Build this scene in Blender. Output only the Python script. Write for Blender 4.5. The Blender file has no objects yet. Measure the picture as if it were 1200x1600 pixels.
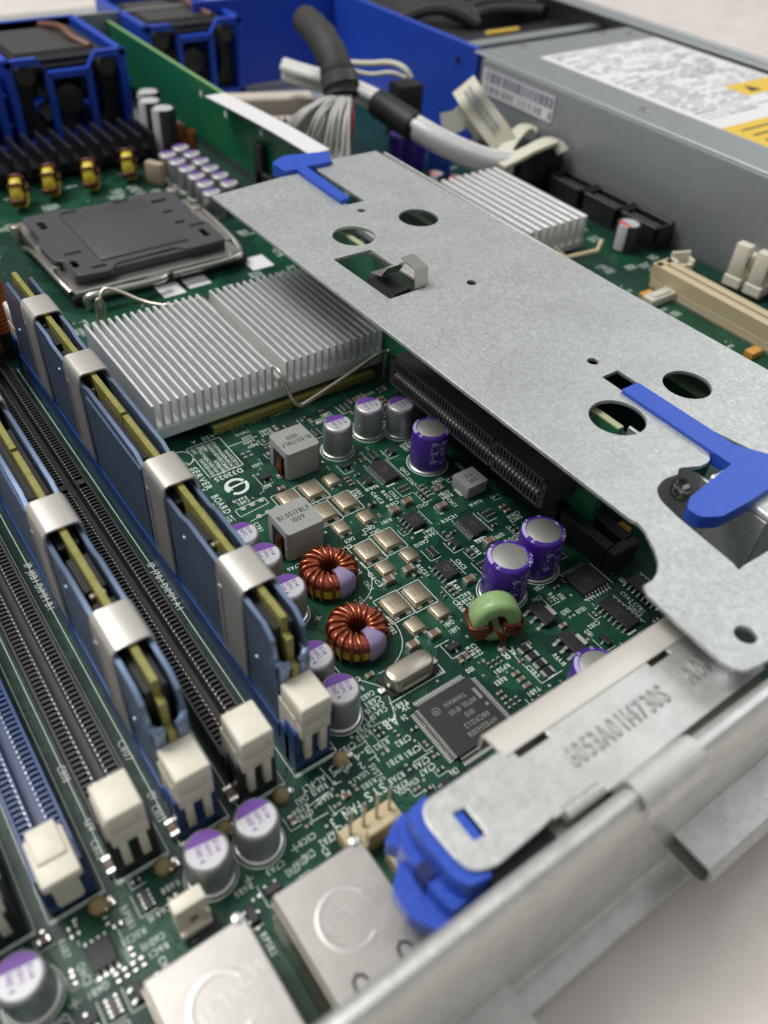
import bpy, bmesh, math, random
from mathutils import Vector, Matrix
C = bpy.context.scene
random.seed(7)
PI = math.pi

# ------------------------------------------------------------------ camera, world, lamps, exposure (1 unit = 1 mm)
C.unit_settings.system = 'METRIC'
C.unit_settings.scale_length = 0.001
F_PX = 1297.113
CR = ((0.81168309, -0.58159397, 0.05402786),
      (-0.36968286, -0.58313588, -0.72338587),
      (0.45222245, 0.56718691, -0.68832686))      # rows: camera right, down, forward in world axes
CAM_H = 145.0
cd = bpy.data.cameras.new('camera')
cam = bpy.data.objects.new('camera', cd)
C.collection.objects.link(cam)
r, d, f = (Vector(v) for v in CR)
m = Matrix((r, -d, -f)).transposed().to_4x4()
m.translation = Vector((0, 0, CAM_H))
cam.matrix_world = m
cd.sensor_fit = 'VERTICAL'
cd.sensor_height = 36.0
cd.lens = 36.0 * F_PX / 1600.0
cd.clip_start = 1.0
cd.clip_end = 20000.0
cd.dof.use_dof = True
cd.dof.focus_distance = 198.0
cd.dof.aperture_fstop = (cd.lens * 1e-3) / 2.3
C.camera = cam

w = bpy.data.worlds.new('World')
C.world = w
w.use_nodes = True
nt = w.node_tree
nt.nodes.clear()
wo = nt.nodes.new('ShaderNodeOutputWorld')
bg = nt.nodes.new('ShaderNodeBackground')
tc = nt.nodes.new('ShaderNodeTexCoord')
sep = nt.nodes.new('ShaderNodeSeparateXYZ')
rp = nt.nodes.new('ShaderNodeValToRGB')
mr = nt.nodes.new('ShaderNodeMapRange')
nt.links.new(tc.outputs['Generated'], sep.inputs[0])
nt.links.new(sep.outputs['Z'], mr.inputs['Value'])
mr.inputs['From Min'].default_value = -1
mr.inputs['From Max'].default_value = 1
nt.links.new(mr.outputs[0], rp.inputs[0])
e = rp.color_ramp.elements
e[0].position = 0.45; e[0].color = (0.21, 0.20, 0.195, 1)
e[1].position = 0.98; e[1].color = (0.58, 0.59, 0.58, 1)
x = e.new(0.60); x.color = (0.25, 0.245, 0.24, 1)
x = e.new(0.80); x.color = (0.40, 0.40, 0.39, 1)
nt.links.new(rp.outputs[0], bg.inputs['Color'])
bg.inputs['Strength'].default_value = 0.85
nt.links.new(bg.outputs[0], wo.inputs[0])


def area(name, loc, target, sx, sy, power, col):
    l = bpy.data.lights.new(name, 'AREA')
    l.shape = 'RECTANGLE'; l.size = sx; l.size_y = sy; l.energy = power; l.color = col
    o = bpy.data.objects.new(name, l)
    C.collection.objects.link(o)
    o.location = loc
    o.rotation_euler = (Vector(target) - Vector(loc)).to_track_quat('-Z', 'Y').to_euler()
    return o


area('ceiling_lamp', (-540, 1050, 2000), (120, 150, 0), 1000, 1000, 4.2e7, (1.0, 0.985, 0.95))
area('side_fill', (1500, 300, 1100), (150, 150, 0), 1200, 900, 0.6e7, (0.95, 0.98, 1.0))  # weak cool fill from the right, no source in view
C.view_settings.view_transform = 'Standard'
C.view_settings.look = 'None'
C.view_settings.exposure = 0.0
C.view_settings.gamma = 1.0
C.render.engine = 'CYCLES'
C.cycles.use_denoising = True
C.cycles.max_bounces = 8


def at(px, py, z=0.0):
    """world x, y of a point measured in the 1200x1600 photograph lying at height z"""
    a, b = (px - 600) / F_PX, (py - 800) / F_PX
    v = [CR[0][i] * a + CR[1][i] * b + CR[2][i] for i in range(3)]
    t = (z - CAM_H) / v[2]
    return v[0] * t, v[1] * t


# ------------------------------------------------------------------ materials
def mat(name, col, metal=0.0, rough=0.5, var=0.0, vscale=0.5, bump=0.0, bscale=3.0, coat=0.0, rvar=0.0, alpha=1.0, aniso=None,
        spec=0.5, spangle=0.0, stretch=None, grime=0.0):
    M = bpy.data.materials.new(name)
    M.use_nodes = True
    n = M.node_tree.nodes; L = M.node_tree.links
    p = n['Principled BSDF']
    p.inputs['Base Color'].default_value = (*col, 1)
    p.inputs['Metallic'].default_value = metal
    p.inputs['Roughness'].default_value = rough
    p.inputs['Specular IOR Level'].default_value = spec
    p.inputs['Coat Weight'].default_value = coat
    p.inputs['Coat Roughness'].default_value = 0.12
    p.inputs['Alpha'].default_value = alpha
    tcn = n.new('ShaderNodeTexCoord')
    src = tcn.outputs['Object']
    if stretch:
        mp = n.new('ShaderNodeMapping')
        mp.inputs['Scale'].default_value = stretch
        L.new(src, mp.inputs['Vector'])
        src = mp.outputs[0]
    nz = None
    if var or rvar:
        nz = n.new('ShaderNodeTexNoise')
        nz.inputs['Scale'].default_value = vscale
        nz.inputs['Detail'].default_value = 6
        nz.inputs['Roughness'].default_value = 0.6
        L.new(src, nz.inputs['Vector'])
    out = None
    if var:
        hs = n.new('ShaderNodeMix'); hs.data_type = 'RGBA'
        hs.inputs['A'].default_value = (*[max(0, c * (1 - var)) for c in col], 1)
        hs.inputs['B'].default_value = (*[min(1, c * (1 + var)) for c in col], 1)
        cm = n.new('ShaderNodeMapRange')
        cm.inputs['From Min'].default_value = 0.3; cm.inputs['From Max'].default_value = 0.7
        L.new(nz.outputs['Fac'], cm.inputs['Value'])
        L.new(cm.outputs[0], hs.inputs['Factor'])
        out = hs.outputs['Result']
    if spangle:
        vo = n.new('ShaderNodeTexVoronoi')
        vo.inputs['Scale'].default_value = 1.5
        nn = n.new('ShaderNodeTexNoise'); nn.inputs['Scale'].default_value = 1.3; nn.inputs['Detail'].default_value = 3
        L.new(src, nn.inputs['Vector'])
        ad = n.new('ShaderNodeVectorMath'); ad.operation = 'MULTIPLY_ADD'
        ad.inputs[1].default_value = (1.3, 1.3, 1.3)
        L.new(nn.outputs['Color'], ad.inputs[0]); L.new(src, ad.inputs[2])
        L.new(ad.outputs[0], vo.inputs['Vector'])
        sx = n.new('ShaderNodeSeparateXYZ'); L.new(vo.outputs['Color'], sx.inputs[0])
        mu = n.new('ShaderNodeMix'); mu.data_type = 'RGBA'; mu.blend_type = 'MULTIPLY'
        mu.inputs['Factor'].default_value = 1
        m2 = n.new('ShaderNodeMapRange'); m2.inputs['To Min'].default_value = 1 - spangle; m2.inputs['To Max'].default_value = 1 + spangle * 0.3
        L.new(sx.outputs[0], m2.inputs['Value'])
        if out is None:
            mu.inputs['A'].default_value = (*col, 1)
        else:
            L.new(out, mu.inputs['A'])
        L.new(m2.outputs[0], mu.inputs['B'])
        out = mu.outputs['Result']
        m3 = n.new('ShaderNodeMapRange'); m3.inputs['To Min'].default_value = rough - 0.08; m3.inputs['To Max'].default_value = rough + 0.1
        L.new(sx.outputs[1], m3.inputs['Value']); L.new(m3.outputs[0], p.inputs['Roughness'])
    if grime:
        g = n.new('ShaderNodeTexNoise'); g.inputs['Scale'].default_value = 0.06; g.inputs['Detail'].default_value = 8
        L.new(src, g.inputs['Vector'])
        gm = n.new('ShaderNodeMapRange'); gm.inputs['From Min'].default_value = 0.45; gm.inputs['From Max'].default_value = 0.75
        gm.inputs['To Min'].default_value = 1; gm.inputs['To Max'].default_value = 1 - grime
        L.new(g.outputs['Fac'], gm.inputs['Value'])
        mg = n.new('ShaderNodeMix'); mg.data_type = 'RGBA'; mg.blend_type = 'MULTIPLY'; mg.inputs['Factor'].default_value = 1
        if out is None:
            mg.inputs['A'].default_value = (*col, 1)
        else:
            L.new(out, mg.inputs['A'])
        L.new(gm.outputs[0], mg.inputs['B']); out = mg.outputs['Result']
    if out is not None:
        L.new(out, p.inputs['Base Color'])
    if rvar:
        rm = n.new('ShaderNodeMapRange')
        rm.inputs['From Min'].default_value = 0.3; rm.inputs['From Max'].default_value = 0.7
        rm.inputs['To Min'].default_value = max(0.02, rough - rvar); rm.inputs['To Max'].default_value = min(1, rough + rvar)
        L.new(nz.outputs['Fac'], rm.inputs['Value'])
        L.new(rm.outputs[0], p.inputs['Roughness'])
    if bump:
        b2 = n.new('ShaderNodeTexNoise')
        b2.inputs['Scale'].default_value = bscale; b2.inputs['Detail'].default_value = 4
        L.new(src, b2.inputs['Vector'])
        bn = n.new('ShaderNodeBump')
        bn.inputs['Strength'].default_value = bump; bn.inputs['Distance'].default_value = 0.1
        L.new(b2.outputs['Fac'], bn.inputs['Height'])
        L.new(bn.outputs[0], p.inputs['Normal'])
    return M


GALV = mat('galvanised_steel', (0.555, 0.58, 0.57), 0.5, 0.42, 0.07, 4.0, 0.12, 2.5, spangle=0.17, grime=0.12)
GALV2 = mat('bright_zinc_steel', (0.66, 0.67, 0.65), 0.60, 0.38, 0.08, 0.25, 0.10, 0.8, grime=0.16, spangle=0.05)
CHAS = mat('painted_grey_steel', (0.31, 0.33, 0.345), 0.35, 0.45, 0.05, 0.3, 0.1, 4)
ALU = mat('extruded_aluminium', (0.84, 0.845, 0.85), 0.55, 0.42, 0.05, 1.0, 0.25, 6, rvar=0.08, stretch=(1, 0.15, 1))
ALU2 = mat('raw_cast_aluminium', (0.62, 0.62, 0.62), 0.7, 0.45, 0.08, 1.2, 0.2, 5)
CAN = mat('brushed_aluminium_can', (0.44, 0.44, 0.455), 0.75, 0.42, 0.06, 1.0, 0.15, 6, stretch=(1, 1, 0.1))
CANTOP = mat('pale_aluminium_top', (0.56, 0.55, 0.58), 0.2, 0.5, 0.04, 2)
CANGREY = mat('matt_grey_cap_top', (0.40, 0.40, 0.38), 0.6, 0.5, 0.2, 6.0, 0.3, 8)
PURP = mat('purple_sleeve', (0.065, 0.018, 0.30), 0.0, 0.28, 0.1, 0.4, coat=0.3)
PURPINK = mat('violet_ink', (0.15, 0.045, 0.33), 0.0, 0.5)
LILAC = mat('lilac_ink', (0.50, 0.44, 0.74), 0.0, 0.5)
PCB = mat('green_solder_mask', (0.0070, 0.040, 0.025), 0.0, 0.34, 0.22, 0.12, 0.05, 1.2, spec=0.22, rvar=0.06)
POUR = mat('copper_pour_under_mask', (0.008, 0.060, 0.031), 0.0, 0.32, 0.15, 0.3, spec=0.25)
TRACE = mat('trace_under_mask', (0.024, 0.105, 0.062), 0.0, 0.32, spec=0.25)
PCBV = mat('green_backplane_mask', (0.012, 0.15, 0.065), 0.0, 0.35, 0.12, 0.1)
SILK = mat('white_silkscreen_ink', (0.70, 0.76, 0.70), 0.0, 0.6, 0.15, 1.5)
SOLDER = mat('tin_solder', (0.74, 0.73, 0.70), 0.8, 0.3, 0.1, 3, 0.3, 3)
PADTIN = mat('dull_tin_pad', (0.62, 0.63, 0.58), 0.5, 0.45, 0.1, 1)
GOLD = mat('gold_plating', (0.62, 0.46, 0.17), 0.9, 0.32, 0.1, 2)
LIDM = mat('pale_gold_lid', (0.56, 0.48, 0.36), 0.85, 0.36, 0.08, 2, 0.1, 4)
NICKEL = mat('nickel_lid', (0.58, 0.53, 0.45), 0.9, 0.3, 0.06, 2, 0.1, 4)
STEEL = mat('stainless_steel', (0.60, 0.57, 0.53), 0.95, 0.3, 0.06, 1.0, 0.15, 2)
CLIPST = mat('warm_spring_steel', (0.66, 0.63, 0.585), 0.7, 0.38, 0.04, 0.6)
BLK = mat('black_plastic', (0.018, 0.018, 0.019), 0.0, 0.42, 0.25, 1.0, 0.12, 5)
BLKM = mat('black_matt_plastic', (0.012, 0.012, 0.014), 0.0, 0.55, 0.2, 1.0, 0.15, 4)
ICB = mat('black_chip_epoxy', (0.020, 0.020, 0.022), 0.0, 0.5, 0.15, 4.0, 0.3, 9)
ICTXT = mat('laser_chip_marking', (0.10, 0.10, 0.095), 0.0, 0.6)
CAPGREY = mat('dark_grey_socket_cover', (0.070, 0.070, 0.078), 0.0, 0.38, 0.05, 1.0, 0.1, 3)
BLUE = mat('blue_plastic', (0.018, 0.068, 0.50), 0.0, 0.36, 0.05, 0.3, 0.08, 3)
BLUE2 = mat('blue_latch_plastic', (0.022, 0.085, 0.53), 0.0, 0.40, 0.10, 0.8, 0.35, 5, rvar=0.1)
SLOTB = mat('blue_socket_plastic', (0.010, 0.048, 0.19), 0.0, 0.32, 0.1, 0.5, 0.1, 4)
SPREAD = mat('blue_anodised_spreader', (0.23, 0.31, 0.47), 0.75, 0.33, 0.08, 0.5, 0.12, 3)
MEMPCB = mat('olive_module_board', (0.27, 0.25, 0.065), 0.0, 0.4, 0.2, 0.7)
CREAM = mat('cream_nylon', (0.78, 0.73, 0.62), 0.0, 0.42, 0.04, 0.8, 0.06, 3)
CREAM2 = mat('tan_connector_plastic', (0.58, 0.48, 0.30), 0.0, 0.45, 0.06, 0.8)
COPPER = mat('enamelled_copper_wire', (0.42, 0.115, 0.045), 0.85, 0.24, 0.15, 2, coat=0.4)
COREY = mat('yellow_powder_core', (0.68, 0.52, 0.04), 0.0, 0.45, 0.1, 1.5)
CORER = mat('brick_red_powder_core', (0.26, 0.045, 0.03), 0.0, 0.5, 0.15, 2)
COREG = mat('pale_green_core', (0.30, 0.47, 0.20), 0.0, 0.36, 0.12, 0.8, 0.1, 3)
GLUE = mat('lilac_retaining_band', (0.40, 0.34, 0.60), 0.0, 0.25, alpha=0.55)
IND = mat('grey_ferrite', (0.33, 0.335, 0.32), 0.1, 0.5, 0.08, 2, 0.2, 6)
INKB = mat('black_ink', (0.015, 0.015, 0.015), 0.0, 0.6)
MLCC = mat('brown_ceramic', (0.19, 0.125, 0.075), 0.0, 0.45, 0.15, 1.5)
RESB = mat('black_resistor_film', (0.02, 0.02, 0.022), 0.0, 0.4)
TANT = mat('orange_tantalum', (0.62, 0.30, 0.045), 0.0, 0.45, 0.06, 1)
BROWN = mat('brown_latch_plastic', (0.19, 0.045, 0.015), 0.0, 0.45)
WHITEP = mat('white_paper_label', (0.78, 0.77, 0.78), 0.0, 0.5)
YELP = mat('yellow_warning_label', (0.78, 0.52, 0.05), 0.0, 0.5)
GREYINK = mat('grey_print', (0.30, 0.30, 0.33), 0.0, 0.6)
WIREG = mat('grey_ribbon_wire', (0.48, 0.47, 0.455), 0.0, 0.5, 0.1, 1)
WIREW = mat('white_cable_sheath', (0.76, 0.74, 0.73), 0.0, 0.35, 0.05, 0.5)
LABELW = mat('ivory_cable_flag', (0.66, 0.64, 0.52), 0.0, 0.5)
SLEEVE = mat('black_braided_sleeve', (0.032, 0.031, 0.031), 0.0, 0.6, 0.3, 4, 0.6, 9)
TABLE = mat('stone_table', (0.68, 0.62, 0.59), 0.0, 0.6, 0.07, 0.04, 0.25, 0.6, grime=0.06)
ELB = mat('black_capacitor_sleeve', (0.025, 0.025, 0.03), 0.0, 0.3)


# ------------------------------------------------------------------ mesh helpers
_cb = {}


def _cbox(w, d, h, c, seg):
    k = (round(w, 3), round(d, 3), round(h, 3), round(c, 3), seg)
    if k not in _cb:
        bm = bmesh.new()
        bmesh.ops.create_cube(bm, size=1)
        bmesh.ops.scale(bm, vec=(w, d, h), verts=bm.verts)
        if c > 0:
            bmesh.ops.bevel(bm, geom=bm.edges[:], offset=min(c, w * .45, d * .45, h * .45), segments=seg, affect='EDGES', profile=0.5)
        bm.verts.index_update()
        _cb[k] = ([v.co.copy() for v in bm.verts], [[v.index for v in fc.verts] for fc in bm.faces])
        bm.free()
    return _cb[k]


class MB:
    def __init__(s):
        s.v = []; s.f = []; s.M = Matrix.Identity(4)

    def at(s, M):
        s.M = M; return s

    def add(s, vs, fs, M=None):
        T = s.M @ M if M is not None else s.M
        o = len(s.v)
        s.v += [tuple(T @ Vector(p)) for p in vs]
        s.f += [[i + o for i in q] for q in fs]
        return s

    def box(s, cx, cy, z0, w, d, h, c=0.0, seg=1, rz=0.0, rx=0.0, ry=0.0):
        vs, fs = _cbox(w, d, h, c, seg)
        M = Matrix.Translation((cx, cy, z0 + h / 2)) @ Matrix.Rotation(rz, 4, 'Z') @ Matrix.Rotation(rx, 4, 'X') @ Matrix.Rotation(ry, 4, 'Y')
        return s.add(vs, fs, M)

    def b2(s, x0, x1, y0, y1, z0, z1, c=0.0, seg=1):
        return s.box((x0 + x1) / 2, (y0 + y1) / 2, z0, x1 - x0, y1 - y0, z1 - z0, c, seg)

    def lathe(s, prof, cx=0, cy=0, z=0, seg=32, a0=0.0, a1=2 * PI, M=None):
        full = abs(a1 - a0 - 2 * PI) < 1e-6
        n = seg if full else seg + 1
        vs = []; fs = []
        for i in range(n):
            a = a0 + (a1 - a0) * i / seg
            for (r_, zz) in prof:
                vs.append((cx + r_ * math.cos(a), cy + r_ * math.sin(a), z + zz))
        k = len(prof)
        for i in range(seg):
            j = (i + 1) % n
            for q in range(k - 1):
                fs.append([i * k + q, j * k + q, j * k + q + 1, i * k + q + 1])
        return s.add(vs, fs, M)

    def cyl(s, cx, cy, z0, r_, h, seg=20, c=0.0, M=None):
        if c:
            return s.lathe([(0, 0), (r_, 0), (r_, h - c), (r_ - c * .3, h - c * .3), (r_ - c, h), (0, h)], cx, cy, z0, seg, M=M)
        return s.lathe([(0, 0), (r_, 0), (r_, h), (0, h)], cx, cy, z0, seg, M=M)

    def tube(s, pts, r_, seg=8, closed=False):
        P = [Vector(p) for p in pts]
        n = len(P); vs = []; fs = []
        up = Vector((0, 0, 1)); prev = None
        for i in range(n):
            if closed:
                t = (P[(i + 1) % n] - P[i - 1])
            else:
                t = P[min(i + 1, n - 1)] - P[max(i - 1, 0)]
            t.normalize()
            if prev is None:
                a = t.cross(up)
                if a.length < 1e-3: a = t.cross(Vector((1, 0, 0)))
            else:
                a = prev - t * prev.dot(t)
            a.normalize(); prev = a
            b = t.cross(a)
            rr = r_[i] if isinstance(r_, (list, tuple)) else r_
            for k in range(seg):
                an = 2 * PI * k / seg
                vs.append(P[i] + (a * math.cos(an) + b * math.sin(an)) * rr)
        m_ = n if closed else n - 1
        for i in range(m_):
            j = (i + 1) % n
            for k in range(seg):
                k2 = (k + 1) % seg
                fs.append([i * seg + k, j * seg + k, j * seg + k2, i * seg + k2])
        if not closed:
            fs.append(list(range(seg)))
            fs.append([(n - 1) * seg + k for k in range(seg)][::-1])
        return s.add(vs, fs)

    def prism(s, poly, z0, z1, M=None):
        n = len(poly)
        vs = [(p[0], p[1], z0) for p in poly] + [(p[0], p[1], z1) for p in poly]
        fs = [list(range(n))[::-1], [i + n for i in range(n)]] + [[i, (i + 1) % n, (i + 1) % n + n, i + n] for i in range(n)]
        return s.add(vs, fs, M)

    def quad(s, *ps):
        return s.add(list(ps), [list(range(len(ps)))])

    def line(s, x0, y0, x1, y1, w_, z=0.03):
        a = Vector((x1 - x0, y1 - y0)); L_ = a.length
        if L_ < 1e-6: return s
        a /= L_; nn = Vector((-a.y, a.x)) * w_ / 2; a = a * w_ / 2
        return s.quad((x0 - a.x - nn.x, y0 - a.y - nn.y, z), (x1 + a.x - nn.x, y1 + a.y - nn.y, z),
                      (x1 + a.x + nn.x, y1 + a.y + nn.y, z), (x0 - a.x + nn.x, y0 - a.y + nn.y, z))

    def poly(s, pts, w_, z=0.03, close=False):
        for i in range(len(pts) - (0 if close else 1)):
            s.line(*pts[i], *pts[(i + 1) % len(pts)], w_, z)
        return s

    def ring(s, cx, cy, r0, r1, z=0.03, seg=40, a0=0, a1=2 * PI):
        return s.lathe([(r0, 0), (r1, 0)], cx, cy, z, seg, a0, a1)

    def mesh(s, name, smooth=35):
        me = bpy.data.meshes.new(name)
        me.from_pydata(s.v, [], s.f)
        bm = bmesh.new(); bm.from_mesh(me)
        bmesh.ops.remove_doubles(bm, verts=bm.verts, dist=1e-4)
        bmesh.ops.recalc_face_normals(bm, faces=bm.faces)
        bm.to_mesh(me); bm.free()
        if smooth:
            for q in me.polygons: q.use_smooth = True
            me.set_sharp_from_angle(angle=math.radians(smooth))
        return me


def plate_mesh(name, loops, thick, bev=0.12):
    """flat sheet with holes, outline first; its top at z=0"""
    cu = bpy.data.curves.new(name, 'CURVE')
    cu.dimensions = '2D'; cu.fill_mode = 'BOTH'
    cu.extrude = max(0.01, thick / 2 - bev); cu.bevel_depth = bev; cu.bevel_resolution = 1; cu.offset = -bev
    for lp in loops:
        sp = cu.splines.new('POLY'); sp.points.add(len(lp) - 1); sp.use_cyclic_u = True
        for i, p in enumerate(lp): sp.points[i].co = (p[0], p[1], 0, 1)
    o = bpy.data.objects.new('tmp', cu); C.collection.objects.link(o)
    dg = bpy.context.evaluated_depsgraph_get()
    me = bpy.data.meshes.new_from_object(o.evaluated_get(dg))
    me.name = name
    bpy.data.objects.remove(o)
    for v in me.vertices: v.co.z -= thick / 2
    me.materials.clear()
    for q in me.polygons: q.use_smooth = True
    me.set_sharp_from_angle(angle=math.radians(30))
    return me


def circ(cx, cy, rx, ry=None, n=32):
    ry = ry or rx
    return [(cx + rx * math.cos(2 * PI * i / n), cy + ry * math.sin(2 * PI * i / n)) for i in range(n)]


def rnd(pts, r_, n=5):
    """round the corners of a polygon (r_ may be a list)"""
    out = []
    N = len(pts)
    for i in range(N):
        p = Vector(pts[i]); a = Vector(pts[i - 1]) - p; b = Vector(pts[(i + 1) % N]) - p
        rr = r_[i] if isinstance(r_, (list, tuple)) else r_
        if rr <= 0: out.append(tuple(p)); continue
        t = min(rr, a.length * .48, b.length * .48)
        A = p + a.normalized() * t; B = p + b.normalized() * t
        for k in range(n + 1):
            u = k / n
            q = A * (1 - u) ** 2 + p * 2 * u * (1 - u) + B * u * u
            out.append((q.x, q.y))
    return out


# glyphs
_gl = {}


def glyph(ch):
    if ch not in _gl:
        cu = bpy.data.curves.new('g', 'FONT'); cu.body = ch; cu.size = 1.0; cu.resolution_u = 3; cu.offset = 0.012
        o = bpy.data.objects.new('tmp', cu); C.collection.objects.link(o)
        dg = bpy.context.evaluated_depsgraph_get()
        me = bpy.data.meshes.new_from_object(o.evaluated_get(dg))
        vs = [(v.co.x, v.co.y) for v in me.vertices]; fs = [list(q.vertices) for q in me.polygons]
        bpy.data.objects.remove(o)
        wd = max([v[0] for v in vs], default=0.25)
        _gl[ch] = (vs, fs, wd)
    return _gl[ch]


def text(mb, s_, x, y, size, rz=0.0, z=0.04, fn=None, track=0.10, narrow=1.0, mid=False):
    """rz in degrees; fn maps (u, v) to a 3-d point when the writing wraps something; size = capital height"""
    k = size / 0.70
    L_ = 0.0; items = []
    for ch in s_:
        if ch == ' ':
            L_ += 0.32 * k * narrow; continue
        g = glyph(ch); items.append((g, L_)); L_ += (g[2] + track) * k * narrow
    a = math.radians(rz); ca, sa = math.cos(a), math.sin(a)
    off = -L_ / 2 if mid else 0.0
    for g, o in items:
        vs = []
        for (u, v) in g[0]:
            U = off + o + u * k * narrow; V = v * k - (size / 2 if mid else 0)
            if fn: vs.append(fn(U, V))
            else: vs.append((x + U * ca - V * sa, y + U * sa + V * ca, z))
        mb.add(vs, g[1])
    return L_


# ------------------------------------------------------------------ object helpers
WL = {}


def thing(name, label, cat, loc, rz=0.0, group=None):
    o = bpy.data.objects.new(name, None)
    C.collection.objects.link(o)
    o.location = loc; o.rotation_euler = (0, 0, rz)
    o['label'] = label; o['category'] = cat
    if group: o['group'] = group
    WL[o.name] = Vector(loc)
    return o


def part(name, me, M, parent, loc=None, rz=0.0, label=None, smooth=35):
    """loc is a world place when the parent is an unturned thing; without loc the mesh sits in its parent's own frame"""
    if isinstance(me, MB): me = me.mesh(name, smooth)
    if not me.materials: me.materials.append(M)
    o = bpy.data.objects.new(name, me)
    C.collection.objects.link(o)
    if parent is not None:
        o.parent = parent
        if loc is not None: o.location = Vector(loc) - WL.get(parent.name, Vector((0, 0, 0)))
    elif loc is not None:
        o.location = loc
    o.rotation_euler = (0, 0, rz)
    if label: o['label'] = label
    return o


def islands(me):
    n = len(me.vertices); up = list(range(n))
    def find(a):
        while up[a] != a:
            up[a] = up[up[a]]; a = up[a]
        return a
    for e_ in me.edges:
        a, b = find(e_.vertices[0]), find(e_.vertices[1])
        if a != b: up[a] = b
    grp = {}
    for p in me.polygons: grp.setdefault(find(p.vertices[0]), []).append(list(p.vertices))
    out = []
    for fs in grp.values():
        ids = sorted({i for q_ in fs for i in q_}); mp = {v: k for k, v in enumerate(ids)}
        b = MB(); b.v = [tuple(me.vertices[i].co) for i in ids]; b.f = [[mp[i] for i in q_] for q_ in fs]
        out.append(b)
    return out


_ec = {}


def each(name, mb, M, parent, key=None, world=False, smooth=35):
    """every loose piece of mb becomes a part of its own; key shares the meshes between copies"""
    if key is None or key not in _ec:
        ms = [b.mesh(name, smooth) for b in islands(mb.mesh(name, smooth))]
        if key is not None: _ec[key] = ms
    else: ms = _ec[key]
    for me in ms:
        o = part(name, me, M, parent)
        if world: o.location = -WL[parent.name]


def wpart(name, mb, M, parent, smooth=35, label=None):
    """mesh written in world millimetres under a thing"""
    o = part(name, mb, M, parent, smooth=smooth, label=label)
    o.location = -WL[parent.name]
    return o


def struct(name, mb, M):
    o = part(name, mb, M, None); o['kind'] = 'structure'
    return o


def copy_tree(o, parent=None):
    c = o.copy(); C.collection.objects.link(c)
    if parent is not None: c.parent = parent
    for ch in list(o.children): copy_tree(ch, c)
    return c

# ------------------------------------------------------------------ the setting: table top
tb = MB().b2(-3000, 6000, -2500, 9000, -30, -9)
struct('table', tb, TABLE)

# ------------------------------------------------------------------ chassis
ch = thing('server_chassis', 'open bare steel and grey server case lying on the pale table, lid removed', 'server case', (180, 245, -9))
mb = MB(); mb.b2(-60, 404, 15.2, 640, -8.2, -6.6, 0.3)
wpart('floor_tray', mb, GALV2, ch)


def sweep_x(prof, x0, x1, th):
    """a bent sheet with profile (y, z) running along x, thickness th"""
    P = [Vector(p) for p in prof]; n = len(P); off = []
    for i in range(n):
        t = (P[min(i + 1, n - 1)] - P[max(i - 1, 0)]).normalized()
        off.append(P[i] + Vector((-t.y, t.x)) * th)
    vs = [(x0, p.x, p.y) for p in P] + [(x0, p.x, p.y) for p in off] + [(x1, p.x, p.y) for p in P] + [(x1, p.x, p.y) for p in off]
    fs = []
    for i in range(n - 1):
        fs += [[i, i + 1, 2 * n + i + 1, 2 * n + i], [n + i, 3 * n + i, 3 * n + i + 1, n + i + 1],
               [i, n + i, n + i + 1, i + 1], [2 * n + i, 2 * n + i + 1, 3 * n + i + 1, 3 * n + i]]
    fs += [[0, 2 * n, 3 * n, n], [n - 1, 2 * n - 1, 4 * n - 1, 3 * n - 1]]
    return vs, fs


# rear wall: inner lip, rolled top, face, ledge at the foot
prof = [(25.0, 31.0), (24.8, 34.6), (24.3, 35.6), (23.4, 36.1), (22.4, 36.0), (21.5, 35.2), (21.0, 34.0), (20.4, 22), (20.2, 8), (19.9, -1.5), (19.3, -3.2), (18.4, -4.2), (17.0, -4.6), (15.0, -4.8), (14.6, -6.0)]
vs, fs = sweep_x(prof, -60, 300, 0.9)
mb = MB().add(vs, fs)
wpart('rear_wall', mb, GALV2, ch)
# lips of port openings pressed outward from the rear wall
for nm, x0, x1, zt, yo in (('port_rim', 86.5, 140, 6.5, 11.5), ('port_rim', 30, 48.5, -0.4, 12.0)):
    pr = [(20.6, zt), (yo + 1.0, zt), (yo, zt - 1.0), (yo - 0.4, zt - 3.4), (yo + 0.4, zt - 5.2), (yo + 2, zt - 6), (20, zt - 6)]
    vs, fs = sweep_x(pr, x0, x1, 0.8)
    wpart(nm, MB().add(vs, fs), GALV2, ch)
# far side wall and front bay
mb = MB(); mb.b2(399, 402, 20, 600, -6.5, 40, 0.4); mb.b2(390, 399.1, 20, 600, 38.2, 39.6, 0.3)
wpart('side_wall', mb, CHAS, ch)
mb = MB(); mb.b2(-50, 289, 455, 457, -6.5, 34); 
wpart('front_divider', mb, CHAS, ch)

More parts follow.
